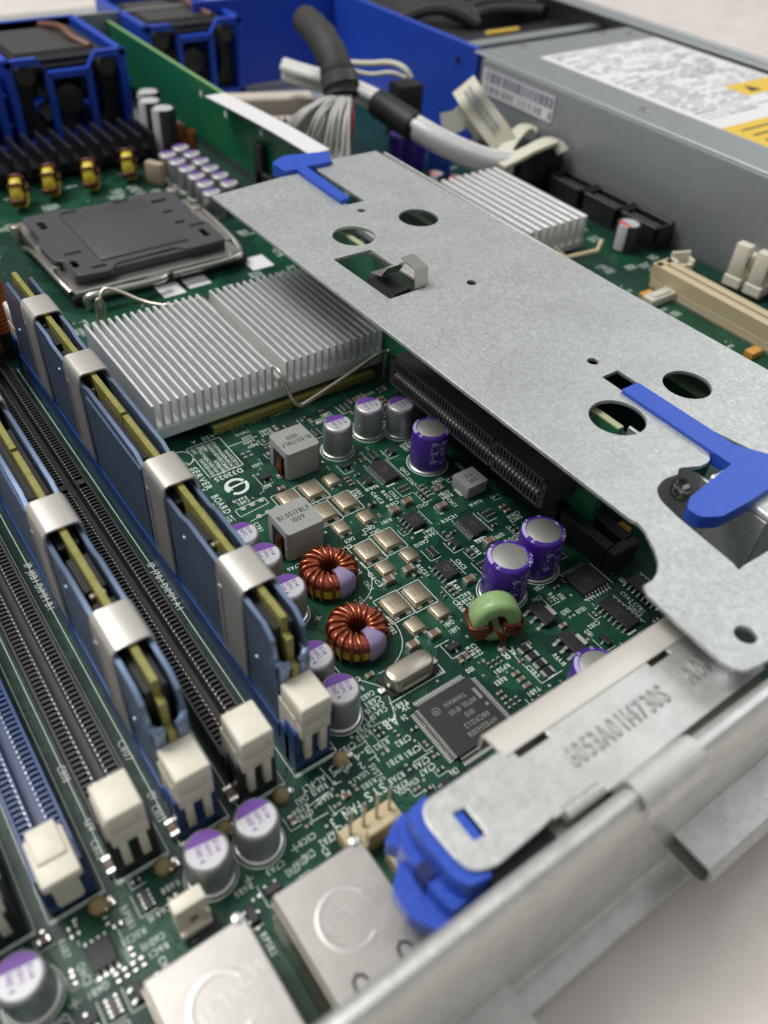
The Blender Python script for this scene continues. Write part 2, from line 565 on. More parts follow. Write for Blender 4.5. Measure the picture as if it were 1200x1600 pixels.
bay = thing('drive_bay', 'dark grey drive cage with black lids in the far corner beyond the blue partition', 'drive bay', (345, 410, -6))
mb = MB(); mb.b2(292.5, 398, 338, 345, -6, 33, 0.5); mb.b2(292.5, 300, 345, 520, -6, 30, 0.5)
each('cage', mb, CHAS, bay, world=True)
mb = MB(); mb.b2(301, 330, 347, 395, -4, 31, 1); mb.b2(332, 388, 350, 372, -4, 29, 1); mb.b2(300, 392, 400, 450, -4, 30, 1); mb.b2(340, 392, 376, 396, -4, 35, 1)
each('lid', mb, BLKM, bay, world=True)
mb = MB(); mb.b2(302, 396, 470, 560, -4, 28, 2)
wpart('tray', mb, mat('grey_green_plastic', (0.10, 0.115, 0.11), 0, 0.5), bay)
fc = thing('black_cable', 'thick black cable loom looping over the dark drive cage', 'cable', (320, 400, 32))
mb = MB()
for k in range(3):
    mb.tube([(300 + 30 * t + 3 * k, 392 - 26 * t + 5 * k, 33 + 6 * math.sin(PI * t) + k) for t in [i / 10 for i in range(11)]], 3.2, 8)
    mb.tube([(330 + 45 * t, 372 - 8 * t + 6 * k + 10 * math.sin(3 * t), 36 + 2 * k) for t in [i / 8 for i in range(9)]], 2.6, 8)
wpart('loom', mb, SLEEVE, fc)
tie = thing('yellow_tag', 'small yellow strip beside the black loom behind the power supply', 'tag', (330, 345, 34))
wpart('strip', MB().b2(320, 342, 346.5, 349, 33.5, 35, .3), YELP, tie)

# ------------------------------------------------------------------ blue partition
bp = thing('blue_partition', 'tall blue plastic partition standing between main board and drive bay', 'partition', (288, 370, -4))
wpart('long_wall', MB().b2(288.5, 291.0, 317, 446, -4, 38.2, 0.4), BLUE, bp)
wpart('cross_wall', MB().b2(205, 288.3, 441, 443.5, -4, 38.2, 0.4), BLUE, bp)
mb = MB()
a = Matrix.Translation((288.3, 331, 30)) @ Matrix.Rotation(-PI / 2, 4, 'Y')
mb.cyl(0, 0, 0, 1.5, 0.25, 20, M=a)
wpart('hole_plug', mb, BLKM, bp)

# ------------------------------------------------------------------ power supply
ps = thing('power_supply', 'long grey steel power supply box with a big white rating label on its top', 'power supply', (338, 235, -6))
mb = MB(); mb.b2(283, 388.5, 60, 308, -6, 37.2, 0.9, 2)
wpart('case', mb, CHAS, ps)
mb = MB(); mb.b2(284.6, 388.5, 62, 316, 37.1, 38.0, 0.35)
wpart('lid', mb, CHAS, ps)
mb = MB()
for (sx, sy) in ((311, 311), (294.8, 221.7), (366, 312), (380, 306)):
    mb.cyl(sx, sy, 38.0, 2.6, 0.5, 20, 0.3)
each('screw', mb, STEEL, ps, world=True)
mb = MB(); mb.b2(286, 287, 70, 150, 38.02, 38.25)
wpart('lid_seam', mb, BLKM, ps)
lab = wpart('rating_label', MB().b2(306, 386, 150, 295, 38.02, 38.14), WHITEP, ps)
mb = MB(); rng = random.Random(3)
y = 291
while y > 200:
    xx = 309 + rng.uniform(0, 3)
    while xx < 380:
        ln = rng.uniform(3, 15)
        if rng.random() < 0.72: mb.b2(xx, min(xx + ln, 383), y, y + rng.choice((0.8, 1.1, 1.6)), 38.145, 38.16)
        xx += ln + rng.uniform(1.0, 4)
    y -= rng.uniform(2.0, 3.2)
for (cx_, cy_, rr) in ((372, 268, 3.2), (362, 256, 2.4), (371, 246, 3.0), (360, 282, 2.6)): mb.ring(cx_, cy_, rr * .6, rr, 38.17)
mb.prism([(309.5, 286), (313.5, 286), (311.5, 290)], 38.145, 38.18)
wpart('rating_print', mb, GREYINK, ps)
mb = MB(); mb.b2(306.2, 385.8, 150.2, 193, 38.145, 38.17); mb.b2(352, 385.8, 214, 227, 38.145, 38.17)
wpart('warning_panel', mb, YELP, ps)
mb = MB()
for k in range(6):
    mb.b2(312, 312 + 22 + 9 * math.sin(k * 2.1), 187 - k * 5.5, 188.2 - k * 5.5, 38.175, 38.185)
mb.prism([(358, 217), (366, 217), (362, 224)], 38.175, 38.19)
wpart('warning_print', mb, INKB, ps)
bl = wpart('barcode_label', MB().b2(282.85, 282.98, 259, 306, 23.0, 34.5), WHITEP, ps)
mb = MB(); yy = 260.5
rng = random.Random(5)
while yy < 304:
    ww = rng.choice((0.5, 0.9, 1.5)); mb.b2(282.78, 282.84, yy, yy + ww, 28.8, 33.2)
    if rng.random() < .7: mb.b2(282.78, 282.84, yy, yy + ww * .8, 24.4, 27.4)
    yy += ww + rng.choice((0.7, 1.0))
mb.b2(282.78, 282.84, 259.0, 306, 34.2, 34.5); mb.b2(282.78, 282.84, 259, 306, 23, 23.3); mb.b2(282.78, 282.84, 259, 259.5, 23, 34.5)
wpart('barcode_print', mb, mat('navy_print', (0.10, 0.10, 0.22), 0, 0.6), ps)

# ------------------------------------------------------------------ motherboard
pcb = thing('motherboard', 'dark green server main board crowded with chips, coils, capacitors and sockets', 'motherboard', (120, 200, -1.6))
mb = MB(); mb.b2(-60, 282, 27, 392, -1.6, 0, 0.1)
wpart('board', mb, PCB, pcb)
OCC = []          # taken rectangles on the board


def occ(x0, y0, x1, y1, m_=0.3):
    OCC.append((x0 - m_, y0 - m_, x1 + m_, y1 + m_))


def free(x0, y0, x1, y1):
    for o in OCC:
        if x0 < o[2] and x1 > o[0] and y0 < o[3] and y1 > o[1]: return False
    return True


SK = MB()      # silkscreen ink, all in world mm
PADS = MB()

# ---- silver polymer capacitors
_pm = {}


def polycap(x, y, r_=4.0, h=9.6, plus=True):
    k = (r_, h)
    if k not in _pm:
        b = MB().lathe([(0, 0.9), (r_ * .93, 0.9), (r_, 1.3), (r_ * .985, 1.9), (r_ * 1.0, 2.2), (r_, h - 1.2), (r_ * .975, h - .6), (r_ * .90, h - .18), (r_ * .82, h), (0, h)], seg=40)
        s_ = MB().lathe([(0, 0), (r_ * 1.03, 0), (r_ * 1.08, .25), (r_ * 1.06, .8), (r_ * .95, 1.0), (0, 1.0)], seg=40)
        rt = r_ * .83; n = 24
        # violet segment towards +y, flush film on the top
        a0 = math.asin(0.34)
        pts = [(rt * math.cos(a0 + (PI - 2 * a0) * i / n), rt * math.sin(a0 + (PI - 2 * a0) * i / n)) for i in range(n + 1)]
        v_ = MB().prism(pts, h + .005, h + .03)
        t_ = MB(); q = r_ / 4.0
        text(t_, '014', 1.3 * q, .95 * q, .95 * q, -90, h + .035, track=.15); text(t_, 'SEPC', -.1 * q, 1.0 * q, .85 * q, -90, h + .035, narrow=.85)
        text(t_, '560 4', -1.65 * q, 1.0 * q, 1.05 * q, -90, h + .035, narrow=.8)
        tp = MB().lathe([(r_ * .825, 0), (0, 0)], z=h + .003, seg=40)
        _pm[k] = [q_.mesh(n_) for q_, n_ in ((b, 'can'), (s_, 'seat'), (v_, 'violet_mark'), (t_, 'marking'), (tp, 'top'))]
    ms = _pm[k]
    o = part('polymer_capacitor', ms[0], CAN, pcb, (x, y, 0), rz=math.radians(random.uniform(-9, 9)))
    part('seat', ms[1], SOLDER, o); part('top', ms[4], CANTOP, o); part('violet_mark', ms[2], PURPINK, o); part('marking', ms[3], PURPINK, o)
    occ(x - r_ - .6, y - r_ - .6, x + r_ + .6, y + r_ + .6)
    SK.ring(x, y, r_ + .55, r_ + .75)
    if plus:
        SK.line(x + r_ + .1, y - r_ - .5, x + r_ + 1.5, y - r_ - .5, .2); SK.line(x + r_ + .8, y - r_ - 1.2, x + r_ + .8, y - r_ + .2, .2)
    return o


for p in ((528, 660), (577, 632), (627, 630), (532, 1075), (492, 1022), (450, 915), (413, 865), (378, 832), (322, 1327), (400, 1277), (28, 1525)):
    polycap(*at(*p, 9.6))
for (x, y) in ((139, 337), (139.2, 328.5), (139.5, 320), (139.5, 311.5), (139, 303), (137.5, 294.5), (148, 333), (148, 324.5), (148, 316), (148, 307.5), (147.5, 299), (147, 341.5)):
    polycap(x, y, 3.9, 9.6, False)

# ---- purple sleeved capacitors


def purplecap(x, y, r_, h, rows, rot):
    o = part('purple_capacitor', MB().lathe([(0, .6), (r_ * .97, .6), (r_, 1.0), (r_, h - .9), (r_ * .96, h - .35), (r_ * .88, h), (r_ * .80, h + .02), (r_ * .765, h - .12), (0, h - .12)], seg=48), PURP, pcb, (x, y, 0))
    part('top_disc', MB().lathe([(0, 0), (r_ * .76, 0), (r_ * .74, .06), (0, .06)], z=h - .12, seg=40), CANGREY, o)
    part('seat', MB().lathe([(0, 0), (r_ * 1.04, 0), (r_ * 1.04, .35), (r_ * .97, .6), (0, .6)], seg=40), SOLDER, o)
    t_ = MB()
    for i, row in enumerate(rows):
        def fn(U, V, i=i):
            a_ = rot + (V + i * 2.8) / r_
            return ((r_ + .03) * math.cos(a_), (r_ + .03) * math.sin(a_), h - 1.2 - U)
        text(t_, row, 0, 0, 2.0, fn=fn, narrow=1.0, track=.16)
    t_.lathe([(r_ * .80, h + .05), (r_ * .88, h + .03), (r_ * .955, h - .33)], seg=14, a0=math.radians(115), a1=math.radians(175))
    for ch_, an in (('S', 190), ('S', 100), ('O', 300), ('16', 285), ('P', 325), ('2', 55)):
        def fn(U, V, an=an):
            rr = r_ * .81 + V * .55; a_ = math.radians(an) + U / r_
            return (rr * math.cos(a_), rr * math.sin(a_), h + .06 - max(0, rr - r_ * .88) * .55)
        text(t_, ch_, 0, 0, 1.6, fn=fn)
    part('marking', t_, LILAC, o)
    SK.ring(x, y, r_ + .5, r_ + .72)
    occ(x - r_ - .6, y - r_ - .6, x + r_ + .6, y + r_ + .6)


for p, r_, h, rows, ro in (((674, 668), 5.0, 12, ('6.3-6', '820 5'), 236), ((797, 868), 5.3, 12.3, ('16-16', '0|220'), 240), ((850, 828), 5.3, 12.3, ('16-16', '0|220'), 240), ((935, 1040), 5.0, 12, ('16-16', '0|220'), 240)):
    x, y = at(*p, h)
    purplecap(x, y, r_, h, rows, math.radians(ro))

# ---- grey power inductors


def inductor(x0, x1, y0, y1, h, flip, big=True):
    cx_, cy_ = (x0 + x1) / 2, (y0 + y1) / 2; w_, d_ = x1 - x0, y1 - y0
    b = MB(); g = h * .47
    pts = rnd([(-w_ / 2, -d_ / 2), (w_ / 2, -d_ / 2), (w_ / 2, d_ / 2), (-w_ / 2, d_ / 2)], 1.3 if big else .5, 5)
    def lay(z0, z1, sc0, sc1):
        n = len(pts)
        b.add([(p[0] * sc0, p[1] * sc0, z0) for p in pts] + [(p[0] * sc1, p[1] * sc1, z1) for p in pts], [[i, (i + 1) % n, (i + 1) % n + n, i + n] for i in range(n)])
    lay(.25, g - .07, 1, 1); lay(g - .07, g, 1, .985); lay(g, g + .07, .985, 1); lay(g + .07, h - .15, 1, 1); lay(h - .15, h, 1, .98)
    n = len(pts); b.add([(p[0] * .98, p[1] * .98, h) for p in pts], [list(range(n))])
    b.add([(p[0], p[1], .25) for p in pts], [list(range(n))[::-1]])
    o = part('power_inductor', b, IND, pcb, (cx_, cy_, 0))
    if big:
        part('recess', MB().b2(-w_ / 2 - .05, -w_ / 2 + .4, -d_ / 2 + 1.6, d_ / 2 - 2.6, .4, h * .78, .1), BLKM, o)
        part('lead', MB().tube([(-w_ / 2 - .2, -d_ / 2 + 3.2, 0), (-w_ / 2 - .6, -d_ / 2 + 3.0, 1.5), (-w_ / 2 - .65, -d_ / 2 + 3.1, h * .45), (-w_ / 2 - .2, -d_ / 2 + 3.6, h * .68)], [.5, .75, .8, .7], 10), COPPER, o)
        part('solder_tab', MB().b2(-w_ / 2 - 1.5, -w_ / 2 - .1, -d_ / 2 + 2.2, -d_ / 2 + 4.0, .03, .5, .2), SOLDER, o)
    else:
        part('solder_tab', MB().b2(-w_ / 2 - .5, w_ / 2 + .5, -d_ * .25, d_ * .25, .03, .4, .1), SOLDER, o)
    t_ = MB(); rz = 180 if flip else 0; sg = -1 if flip else 1
    if big:
        for s_, oy in (('BI 05178LF', 1.0), ('1009', -1.15)):
            def fn(U, V, oy=oy): return (sg * U, sg * (V + oy - .0), h + .015)
            text(t_, s_, 0, 0, 1.5, fn=fn, mid=True, narrow=.8)
    else:
        for s_, oy in (('3.3', .9), ('2R2', -1.1)):
            def fn(U, V, oy=oy): return (U, V + oy, h + .015)
            text(t_, s_, 0, 0, 1.3, fn=fn, mid=True, narrow=.8)
    part('marking', t_, INKB, o)
    occ(x0 - 1, y0 - .5, x1 + .5, y1 + .5)


inductor(80.6, 90.6, 142.0, 152.0, 9.0, True)
inductor(66.0, 76.2, 117.3, 127.3, 9.0, False)
x, y = at(735, 747, 3.6)
inductor(x - 3.4, x + 3.4, y - 3.3, y + 3.3, 3.8, False, False)

# ---- copper toroids lying flat


def toroid(x, y, ro=6.1, ri=2.6, h=5.4, band=-82.0, n=15, seed=1):
    rg = random.Random(seed)
    z0 = .7; z1 = z0 + h
    o = part('toroid_coil', MB().lathe([(ri, z0 + .5), (ri + .5, z0), (ro - .6, z0), (ro, z0 + .6), (ro, z0 + h * .55), (ri, z0 + h * .55), (ri, z0 + .5)], seg=48), COREY, pcb, (x, y, 0))
    part('core_top', MB().lathe([(ri, z0 + h * .55), (ro + .01, z0 + h * .55), (ro + .01, z1 - .6), (ro - .6, z1), (ri + .5, z1), (ri, z1 - .5), (ri, z0 + h * .55)], seg=48), CORER, o)
    wd = MB(); t = .44
    for i in range(n + 3):
        an = math.radians(band + 26 + (292) * i / (n - 1) + rg.uniform(-3, 3))
        if i >= n: an = math.radians(band - 10 + 10 * (i - n))
        tw = math.radians(11 + rg.uniform(-2.5, 2.5)); rr0, rr1 = ri - t * .8, ro + t * .9
        pts = [(rr0, z0 + .3, 0), (rr0, z1 - .4, .15), (rr0 + .5, z1 + t * .8, .3), ((rr0 + rr1) / 2, z1 + t * 1.1, .6), (rr1 - .6, z1 + t * .8, .9), (rr1, z1 - .5, 1.0), (rr1 + .05, z0 + h / 2, 1.05), (rr1, z0 + .4, 1.1), (rr1 - .6, z0 - t * .6, 1.1), (rr0 + .5, z0 - t * .6, .5)]
        P = []
        for (rr, zz, u) in pts:
            a_ = an + tw * (u - .5) * 2 * (1 if rr > ri else 1)
            P.append((rr * math.cos(a_), rr * math.sin(a_), zz))
        # smooth it
        Q = []
        for k in range(len(P)):
            a_ = Vector(P[k]); b_ = Vector(P[(k + 1) % len(P)]); Q += [a_, (a_ + b_) / 2]
        Q = [(Q[k - 1] + Q[k] * 2 + Q[(k + 1) % len(Q)]) / 4 for k in range(len(Q))]
        wd.tube(Q, t, 8, closed=True)
    part('winding', wd, COPPER, o, smooth=60)
    # band round the section
    bd = MB(); a0, a1 = math.radians(band - 19), math.radians(band + 19)
    sec = [(ri - .9, z0 + 1.5), (ri - .9, z1 - .2), (ri - .2, z1 + .95), ((ri + ro) / 2, z1 + 1.25), (ro + .1, z1 + .95), (ro + .95, z1 - .1), (ro + 1.05, z0 + h / 2), (ro + .9, z0 + .9)]
    sec2 = [(a_ - (.12 if i < 3 else -.12), b_ + .12) for i, (a_, b_) in enumerate(sec)]
    N = 8; vs = []; fs = []
    for i in range(N + 1):
        a_ = a0 + (a1 - a0) * i / N
        for (rr, zz) in sec: vs.append((rr * math.cos(a_), rr * math.sin(a_), zz))
    K = len(sec)
    for i in range(N):
        for k in range(K - 1): fs.append([i * K + k, (i + 1) * K + k, (i + 1) * K + k + 1, i * K + k + 1])
    bd.add(vs, fs)
    me = bd.mesh('retaining_band', 60)
    bo = part('retaining_band', me, GLUE, o)
    so = bo.modifiers.new('thick', 'SOLIDIFY'); so.thickness = .22
    part('solder_joint', MB().lathe([(0, .9), (.6, .7), (1.0, .03)], cx=ro + 1.3, cy=1.6, seg=14), SOLDER, o)
    occ(x - ro - .5, y - ro - .5, x + ro + .5, y + ro + .5)
    SK.ring(x + .8, y - .3, ro + 3.0, ro + 3.18, seg=56, a0=math.radians(-100), a1=math.radians(75))
    SK.ring(x + .8, y - .3, ro + 3.0, ro + 3.18, seg=56, a0=math.radians(150), a1=math.radians(200))


x, y = at(514, 890, 4.5); toroid(x, y, seed=1)
x, y = at(558, 983, 4.5); toroid(x, y, seed=5)


def smooth_path(P, it=2):
    P = [Vector(p) for p in P]
    for _ in range(it):
        Q = [P[0]]
        for i in range(len(P) - 1): Q += [P[i] * .75 + P[i + 1] * .25, P[i] * .25 + P[i + 1] * .75]
        Q.append(P[-1]); P = Q
    return P


# ---- standing ring coils
def standing_coil(name, x, y, z, ro, ri, wd, az, tilt, core, arcs, wire_r=.45, wcol=COPPER):
    """ring whose axis points along azimuth az (degrees), leaned back by tilt"""
    M_ = Matrix.Rotation(math.radians(az), 4, 'Z') @ Matrix.Rotation(math.radians(90 - tilt), 4, 'Y')
    o = part(name, MB().lathe([(ri, -wd / 2 + .4), (ri + .5, -wd / 2), (ro - 1.2, -wd / 2), (ro - .3, -wd / 2 + .45), (ro, -wd / 2 + 1.4), (ro, wd / 2 - 1.4), (ro - .3, wd / 2 - .45), (ro - 1.2, wd / 2), (ri + .5, wd / 2), (ri, wd / 2 - .4), (ri, -wd / 2 + .4)], seg=44, M=M_), core, pcb, (x, y, z), smooth=60)
    wv = MB().at(M_); t = wire_r
    for (c0, n, st) in arcs:
        for k in range(n):
            an = math.radians(c0 + (k - (n - 1) / 2) * st)
            P = [(ri - t, -wd / 2), (ri - t, wd / 2), (ri + .4, wd / 2 + t), (ro - .4, wd / 2 + t), (ro + t, wd / 2 - .2), (ro + t, -wd / 2 + .2), (ro - .4, -wd / 2 - t), (ri + .4, -wd / 2 - t)]
            wv.tube([(p[0] * math.cos(an), p[0] * math.sin(an), p[1]) for p in P], t, 8, closed=True)
    part('winding', wv, wcol, o, smooth=60)
    occ(x - ro * .8, y - ro * .8, x + ro * .8, y + ro * .8)
    return o


x, y = at(773, 962, 5.6)
g = standing_coil('green_toroid_coil', x, y, 5.6, 5.6, 2.1, 5.6, 244, 6, COREG, ((66, 4, 12), (-66, 4, 12)), .42,
                  mat('dark_copper_wire', (0.17, 0.045, 0.022), .7, .3, coat=.3))
for dx in (-.6, .7):
    part('lead', MB().tube(smooth_path([(dx * 2.2 - .8, -2.6, -.4), (dx * 1.2 - 1.2, -3.9, -.8), (dx * .6 - 1.2, -4.6, -2.4), (dx * .3 - 1.2, -4.9, -5.2)]), .42, 8), mat('lead_copper', (0.17, 0.045, 0.022), .7, .3), g, smooth=60)
part('solder_joint', MB().lathe([(0, 1.0), (.5, .8), (1.1, .03)], -1.2, -4.9, -5.4, 16), SOLDER, g)
for px, py in ((30, 300), (80, 283), (142, 274), (202, 258)):
    x, y = at(px, py, 6)
    standing_coil('yellow_toroid_coil', x, y, 5.8, 5.8, 2.2, 4.4, 332, 6, COREY, ((222, 1, 13), (170, 2, 13), (286, 2, 13), (90, 2, 13)), .5,
                  mat('dark_brown_wire', (0.10, 0.03, 0.02), .5, .35))


# ---- chips with legs
def gull(mb, x, y, dx, dy, w_, L_, z=.55):
    """one leg going out along (dx, dy) from (x, y)"""
    px, py = -dy * w_ / 2, dx * w_ / 2
    pr = [(0, z), (L_ * .28, z), (L_ * .55, .08), (L_, .08)]
    th = .14
    vs = []
    for (l, zz) in pr:
        for sgn in (-1, 1):
            vs.append((x + dx * l + px * sgn, y + dy * l + py * sgn, zz)); vs.append((x + dx * l + px * sgn, y + dy * l + py * sgn, zz + th))
    fs = []
    for i in range(3):
        a = i * 4
        fs += [[a, a + 2, a + 6, a + 4], [a + 1, a + 5, a + 7, a + 3], [a, a + 4, a + 5, a + 1], [a + 2, a + 3, a + 7, a + 6]]
    fs.append([12, 14, 15, 13])
    mb.add(vs, fs)


def chip(x, y, w_, d_, n, sides, h=1.2, pitch=None, lw=.35, L_=1.1, lines=(), rz=0, label=None, tsz=.7, dot=True):
    """sides: 'x' legs leave along x, 'y' along y, 'xy' on four sides; n legs per side"""
    o = part('chip', MB().box(0, 0, .12, w_, d_, h, .10 if h < 2 else .2), ICB, pcb, (x, y, 0), label=label)
    lg = MB()
    if 'x' in sides:
        p_ = pitch or (d_ - .8) / (n - 1)
        for k in range(n):
            yy = (k - (n - 1) / 2) * p_
            gull(lg, w_ / 2, yy, 1, 0, lw, L_, h * .5); gull(lg, -w_ / 2, yy, -1, 0, lw, L_, h * .5)
    if 'y' in sides:
        p_ = pitch or (w_ - .8) / (n - 1)
        for k in range(n):
            xx = (k - (n - 1) / 2) * p_
            gull(lg, xx, d_ / 2, 0, 1, lw, L_, h * .5); gull(lg, xx, -d_ / 2, 0, -1, lw, L_, h * .5)
    each('leg', lg, SOLDER, o, key=('leg', w_, d_, n, sides, h))
    if lines:
        t_ = MB(); a = math.radians(rz)
        for i, s_ in enumerate(lines):
            oy = ((len(lines) - 1) / 2 - i) * tsz * 1.65
            def fn(U, V, oy=oy):
                V2 = V + oy
                return (U * math.cos(a) - V2 * math.sin(a), U * math.sin(a) + V2 * math.cos(a), .12 + h + .012)
            text(t_, s_, 0, 0, tsz, fn=fn, mid=True, narrow=.85)
        part('marking', t_, ICTXT, o)
    ex = L_ if 'x' in sides else .2; ey = L_ if 'y' in sides else .2
    occ(x - w_ / 2 - ex, y - d_ / 2 - ey, x + w_ / 2 + ex, y + d_ / 2 + ey)
    # ink outline
    SK.poly([(x - w_ / 2 - .4, y + d_ / 2 + ey + .3), (x - w_ / 2 - .4, y + d_ / 2 + ey + 1.0)], .18)
    return o


qx, qy = at(724, 1118, 1.2)
q = chip(qx, qy, 13.6, 13.6, 23, 'xy', 1.4, .56, .33, 1.7, (), label='square black network chip with legs on all four sides')
t_ = MB()
for s_, x_, y_, sz in (('HY82563EB', 5.0, -3.7, 1.15), ('08C9121.2', 4.6, -1.8, 1.15), ('1013', 2.6, .2, 1.1), ("INTEL \u00a9'05", 4.6, 2.2, 1.1), ('TAIWAN', 3.4, 4.2, 1.05)):
    text(t_, s_, x_, y_, sz, 180, 1.535, narrow=.8)
t_.ring(-4.2, 3.6, .75, .9, 1.535); text(t_, 'M', -3.8, 4.0, .8, 180, 1.535)
t_.b2(5.3, 6.1, 1.0, 3.8, 1.532, 1.536); t_.cyl(5.7, -.6, 1.53, .4, .01, 16)
part('marking', t_, mat('bright_chip_marking', (.26, .25, .22), 0, .6), q)
SK.poly([(qx - 9, qy + 8.2), (qx - 8.2, qy + 9)], .2)

for (px, py, w_, d_, n, sd, L_, ln) in (
        (600, 735, 4.6, 8.2, 12, 'x', 1.1, ('9142', 'CG31')), (737, 820, 4.4, 6.8, 10, 'x', 1.1, ('GA3C', '81')),
        (647, 812, 4.0, 5.0, 4, 'x', 1.1, ('F7413', '910')), (698, 890, 4.0, 5.0, 4, 'x', 1.1, ('F7413', '910')),
        (967, 957, 4.2, 9.0, 7, 'x', 1.2, ('74LVC', '08')), (1010, 920, 4.2, 9.0, 7, 'x', 1.2, ('74LVC',)), (915, 905, 7.8, 6.8, 8, 'y', 1.6, ('7545', 'A1')),
        (158, 1490, 4.0, 4.6, 4, 'y', .9, ())):
    x, y = at(px, py, 1)
    chip(x, y, w_, d_, n, sd, 1.25, None, .36 if n < 9 else .27, L_, ln, -90 if d_ > w_ else 180)
    SK.poly([(x + w_ / 2 + 1.6, y + d_ / 2 + .4), (x + w_ / 2 + 1.6, y - d_ / 2 - .4)], .16)
    SK.line(x - w_ / 2, y - d_ / 2 - .7, x - w_ / 2 + 2.2, y - d_ / 2 - .7, .5)

# ---- two tab regulators
for (px, py) in ((847, 957), (895, 1003)):
    x, y = at(px, py, 1.5)
    o = part('regulator', MB().box(0, 0, .15, 3.4, 6.5, 1.6, .25), ICB, pcb, (x, y, 0))
    lg = MB()
    for k in (-2.3, 0, 2.3): gull(lg, -1.7, k, -1, 0, .75, 1.8, .8)
    each('leg', lg, SOLDER, o, key='reg')
    part('tab', MB().box(2.6, 0, .1, 1.9, 3.1, .35), PADTIN, o)
    occ(x - 3.6, y - 3.4, x + 3.7, y + 3.4)

# ---- metal lidded packages
def lidded(x, y, w_, d_, h=1.5, txt=True, name='metal_lid_transistor'):
    o = part(name, MB().box(0, 0, .05, w_ + .5, d_ + .3, h * .45, .12), LIDM, pcb, (x, y, 0))
    part('lid', MB().box(0, 0, .05 + h * .4, w_, d_, h * .6, .32, 2), LIDM, o)
    pd = MB()
    for sx in (-1, 1):
        for sy in (-.3, .3): pd.box(sx * (w_ * .35), sy * 0 - d_ / 2 - .45 + (0 if sx < 0 else 0), .03, w_ * .28, .7, .12, .04)
    pd.box(w_ * .36, d_ / 2 + .45, .03, w_ * .28, .7, .12, .04)
    each('pad', pd, SOLDER, o, key=('pad', w_, d_))
    if txt:
        t_ = MB()
        for i, s_ in enumerate(('6636', '1E8W', 'ZG31')):
            def fn(U, V, i=i): return (V - (i - 1) * w_ * .24, -U, h + .06)
            text(t_, s_, 0, 0, w_ * .15, fn=fn, mid=True, narrow=.8)
        part('marking', t_, mat('etched_print', (.22, .17, .12), .3, .6), o)
    occ(x - w_ / 2 - .5, y - d_ / 2 - .8, x + w_ / 2 + .5, y + d_ / 2 + .8)


for px, py in ((487, 762), (540, 780), (452, 777), (507, 797), (575, 858), (607, 840), (617, 942), (652, 925)):
    x, y = at(px, py, 1.4); lidded(x, y, 4.8, 5.4)
    SK.poly([(x - 3.3, y - 3.9), (x + 3.3, y - 3.9), (x + 3.3, y + 3.9), (x - 3.3, y + 3.9)], .18, close=True)
for px, py in ((518, 748), (572, 805), (533, 822), (602, 885), (640, 865), (648, 975), (687, 952)):
    x, y = at(px, py, 1.2); lidded(x, y, 3.5, 3.8, 1.3, False)

# ---- quartz can
x, y = at(639, 1046, 2.5)
pts = rnd([(-5.6, -2.4), (5.6, -2.4), (5.6, 2.4), (-5.6, 2.4)], 4.4, 8)
def can(pts, hs):
    b = MB(); n = len(pts)
    for i in range(len(hs) - 1):
        (s0, z0), (s1, z1) = hs[i], hs[i + 1]
        f0 = [(p[0] - math.copysign(s0, p[0]) if abs(p[0]) > s0 else 0, p[1] * (1 - s0 / 2.4), z0) for p in pts]
        f1 = [(p[0] - math.copysign(s1, p[0]) if abs(p[0]) > s1 else 0, p[1] * (1 - s1 / 2.4), z1) for p in pts]
        b.add(f0 + f1, [[k, (k + 1) % n, (k + 1) % n + n, k + n] for k in range(n)])
        if i == len(hs) - 2: b.add(f1, [list(range(n))])
    return b
o = part('quartz_crystal', MB().box(0, 0, .03, 12.6, 5.6, .5, .15), BLKM, pcb, (x, y, 0), rz=math.radians(0))
part('can', can(pts, [(-.35, .5), (-.35, .85), (0, 1.1), (0, 3.6), (.15, 3.95), (.5, 4.15)]), NICKEL, o, smooth=50)
each('solder_tab', MB().box(-6.8, 0, .03, 1.6, 1.6, .7, .4, 2).box(6.8, 0, .03, 1.6, 1.6, .7, .4, 2), SOLDER, o)
occ(x - 7.8, y - 3, x + 7.8, y + 3)
SK.poly([(x - 7.2, y - 3.3), (x + 7.2, y - 3.3), (x + 7.2, y + 3.3)], .18)

# ---- orange tantalums, small grey electrolytics
for px, py in ((925, 785), (973, 823)):
    x, y = at(px, py, 2.6)
    o = part('tantalum_capacitor', MB().box(0, 0, .1, 3.4, 3.2, 2.6, .2), TANT, pcb, (x, y, 0))
    part('end_cap', MB().box(0, -1.7, .05, 2.2, .3, 1.4), SOLDER, o); occ(x - 2, y - 2, x + 2, y + 2)
for px, py in ((1178, 548), (1012, 459)):
    x, y = at(px, py, 2)
    part('tantalum_capacitor', MB().box(0, 0, .1, 5.5, 3.4, 2.4, .2), TANT, pcb, (x, y, 0)); occ(x - 3, y - 2, x + 3, y + 2)


def electrolytic(x, y, r_, h, mark=None, rot=0):
    o = part('electrolytic_capacitor', MB().lathe([(0, 0), (r_, 0), (r_, h - .6), (r_ * .93, h), (r_ * .8, h), (r_ * .78, h - .15), (0, h - .15)], seg=32), ELB, pcb, (x, y, 0))
    part('top_disc', MB().cyl(0, 0, h - .15, r_ * .77, .08, 28), CANTOP, o)
    part('stripe', MB().lathe([(r_ + .03, .8), (r_ + .03, h - .7), (r_ * .94, h + .02), (r_ * .80, h + .03)], seg=10, a0=math.radians(rot), a1=math.radians(rot + 50)), mat('pale_grey_stripe', (.50, .50, .52), 0, .4), o)
    if mark: part('red_mark', MB().prism([(r_ * .75 * math.cos(math.radians(a_)), r_ * .75 * math.sin(math.radians(a_))) for a_ in range(100, 241, 20)], h - .06, h - .02), mat('red_ink', (.65, .08, .05), 0, .5), o)
    occ(x - r_, y - r_, x + r_, y + r_)


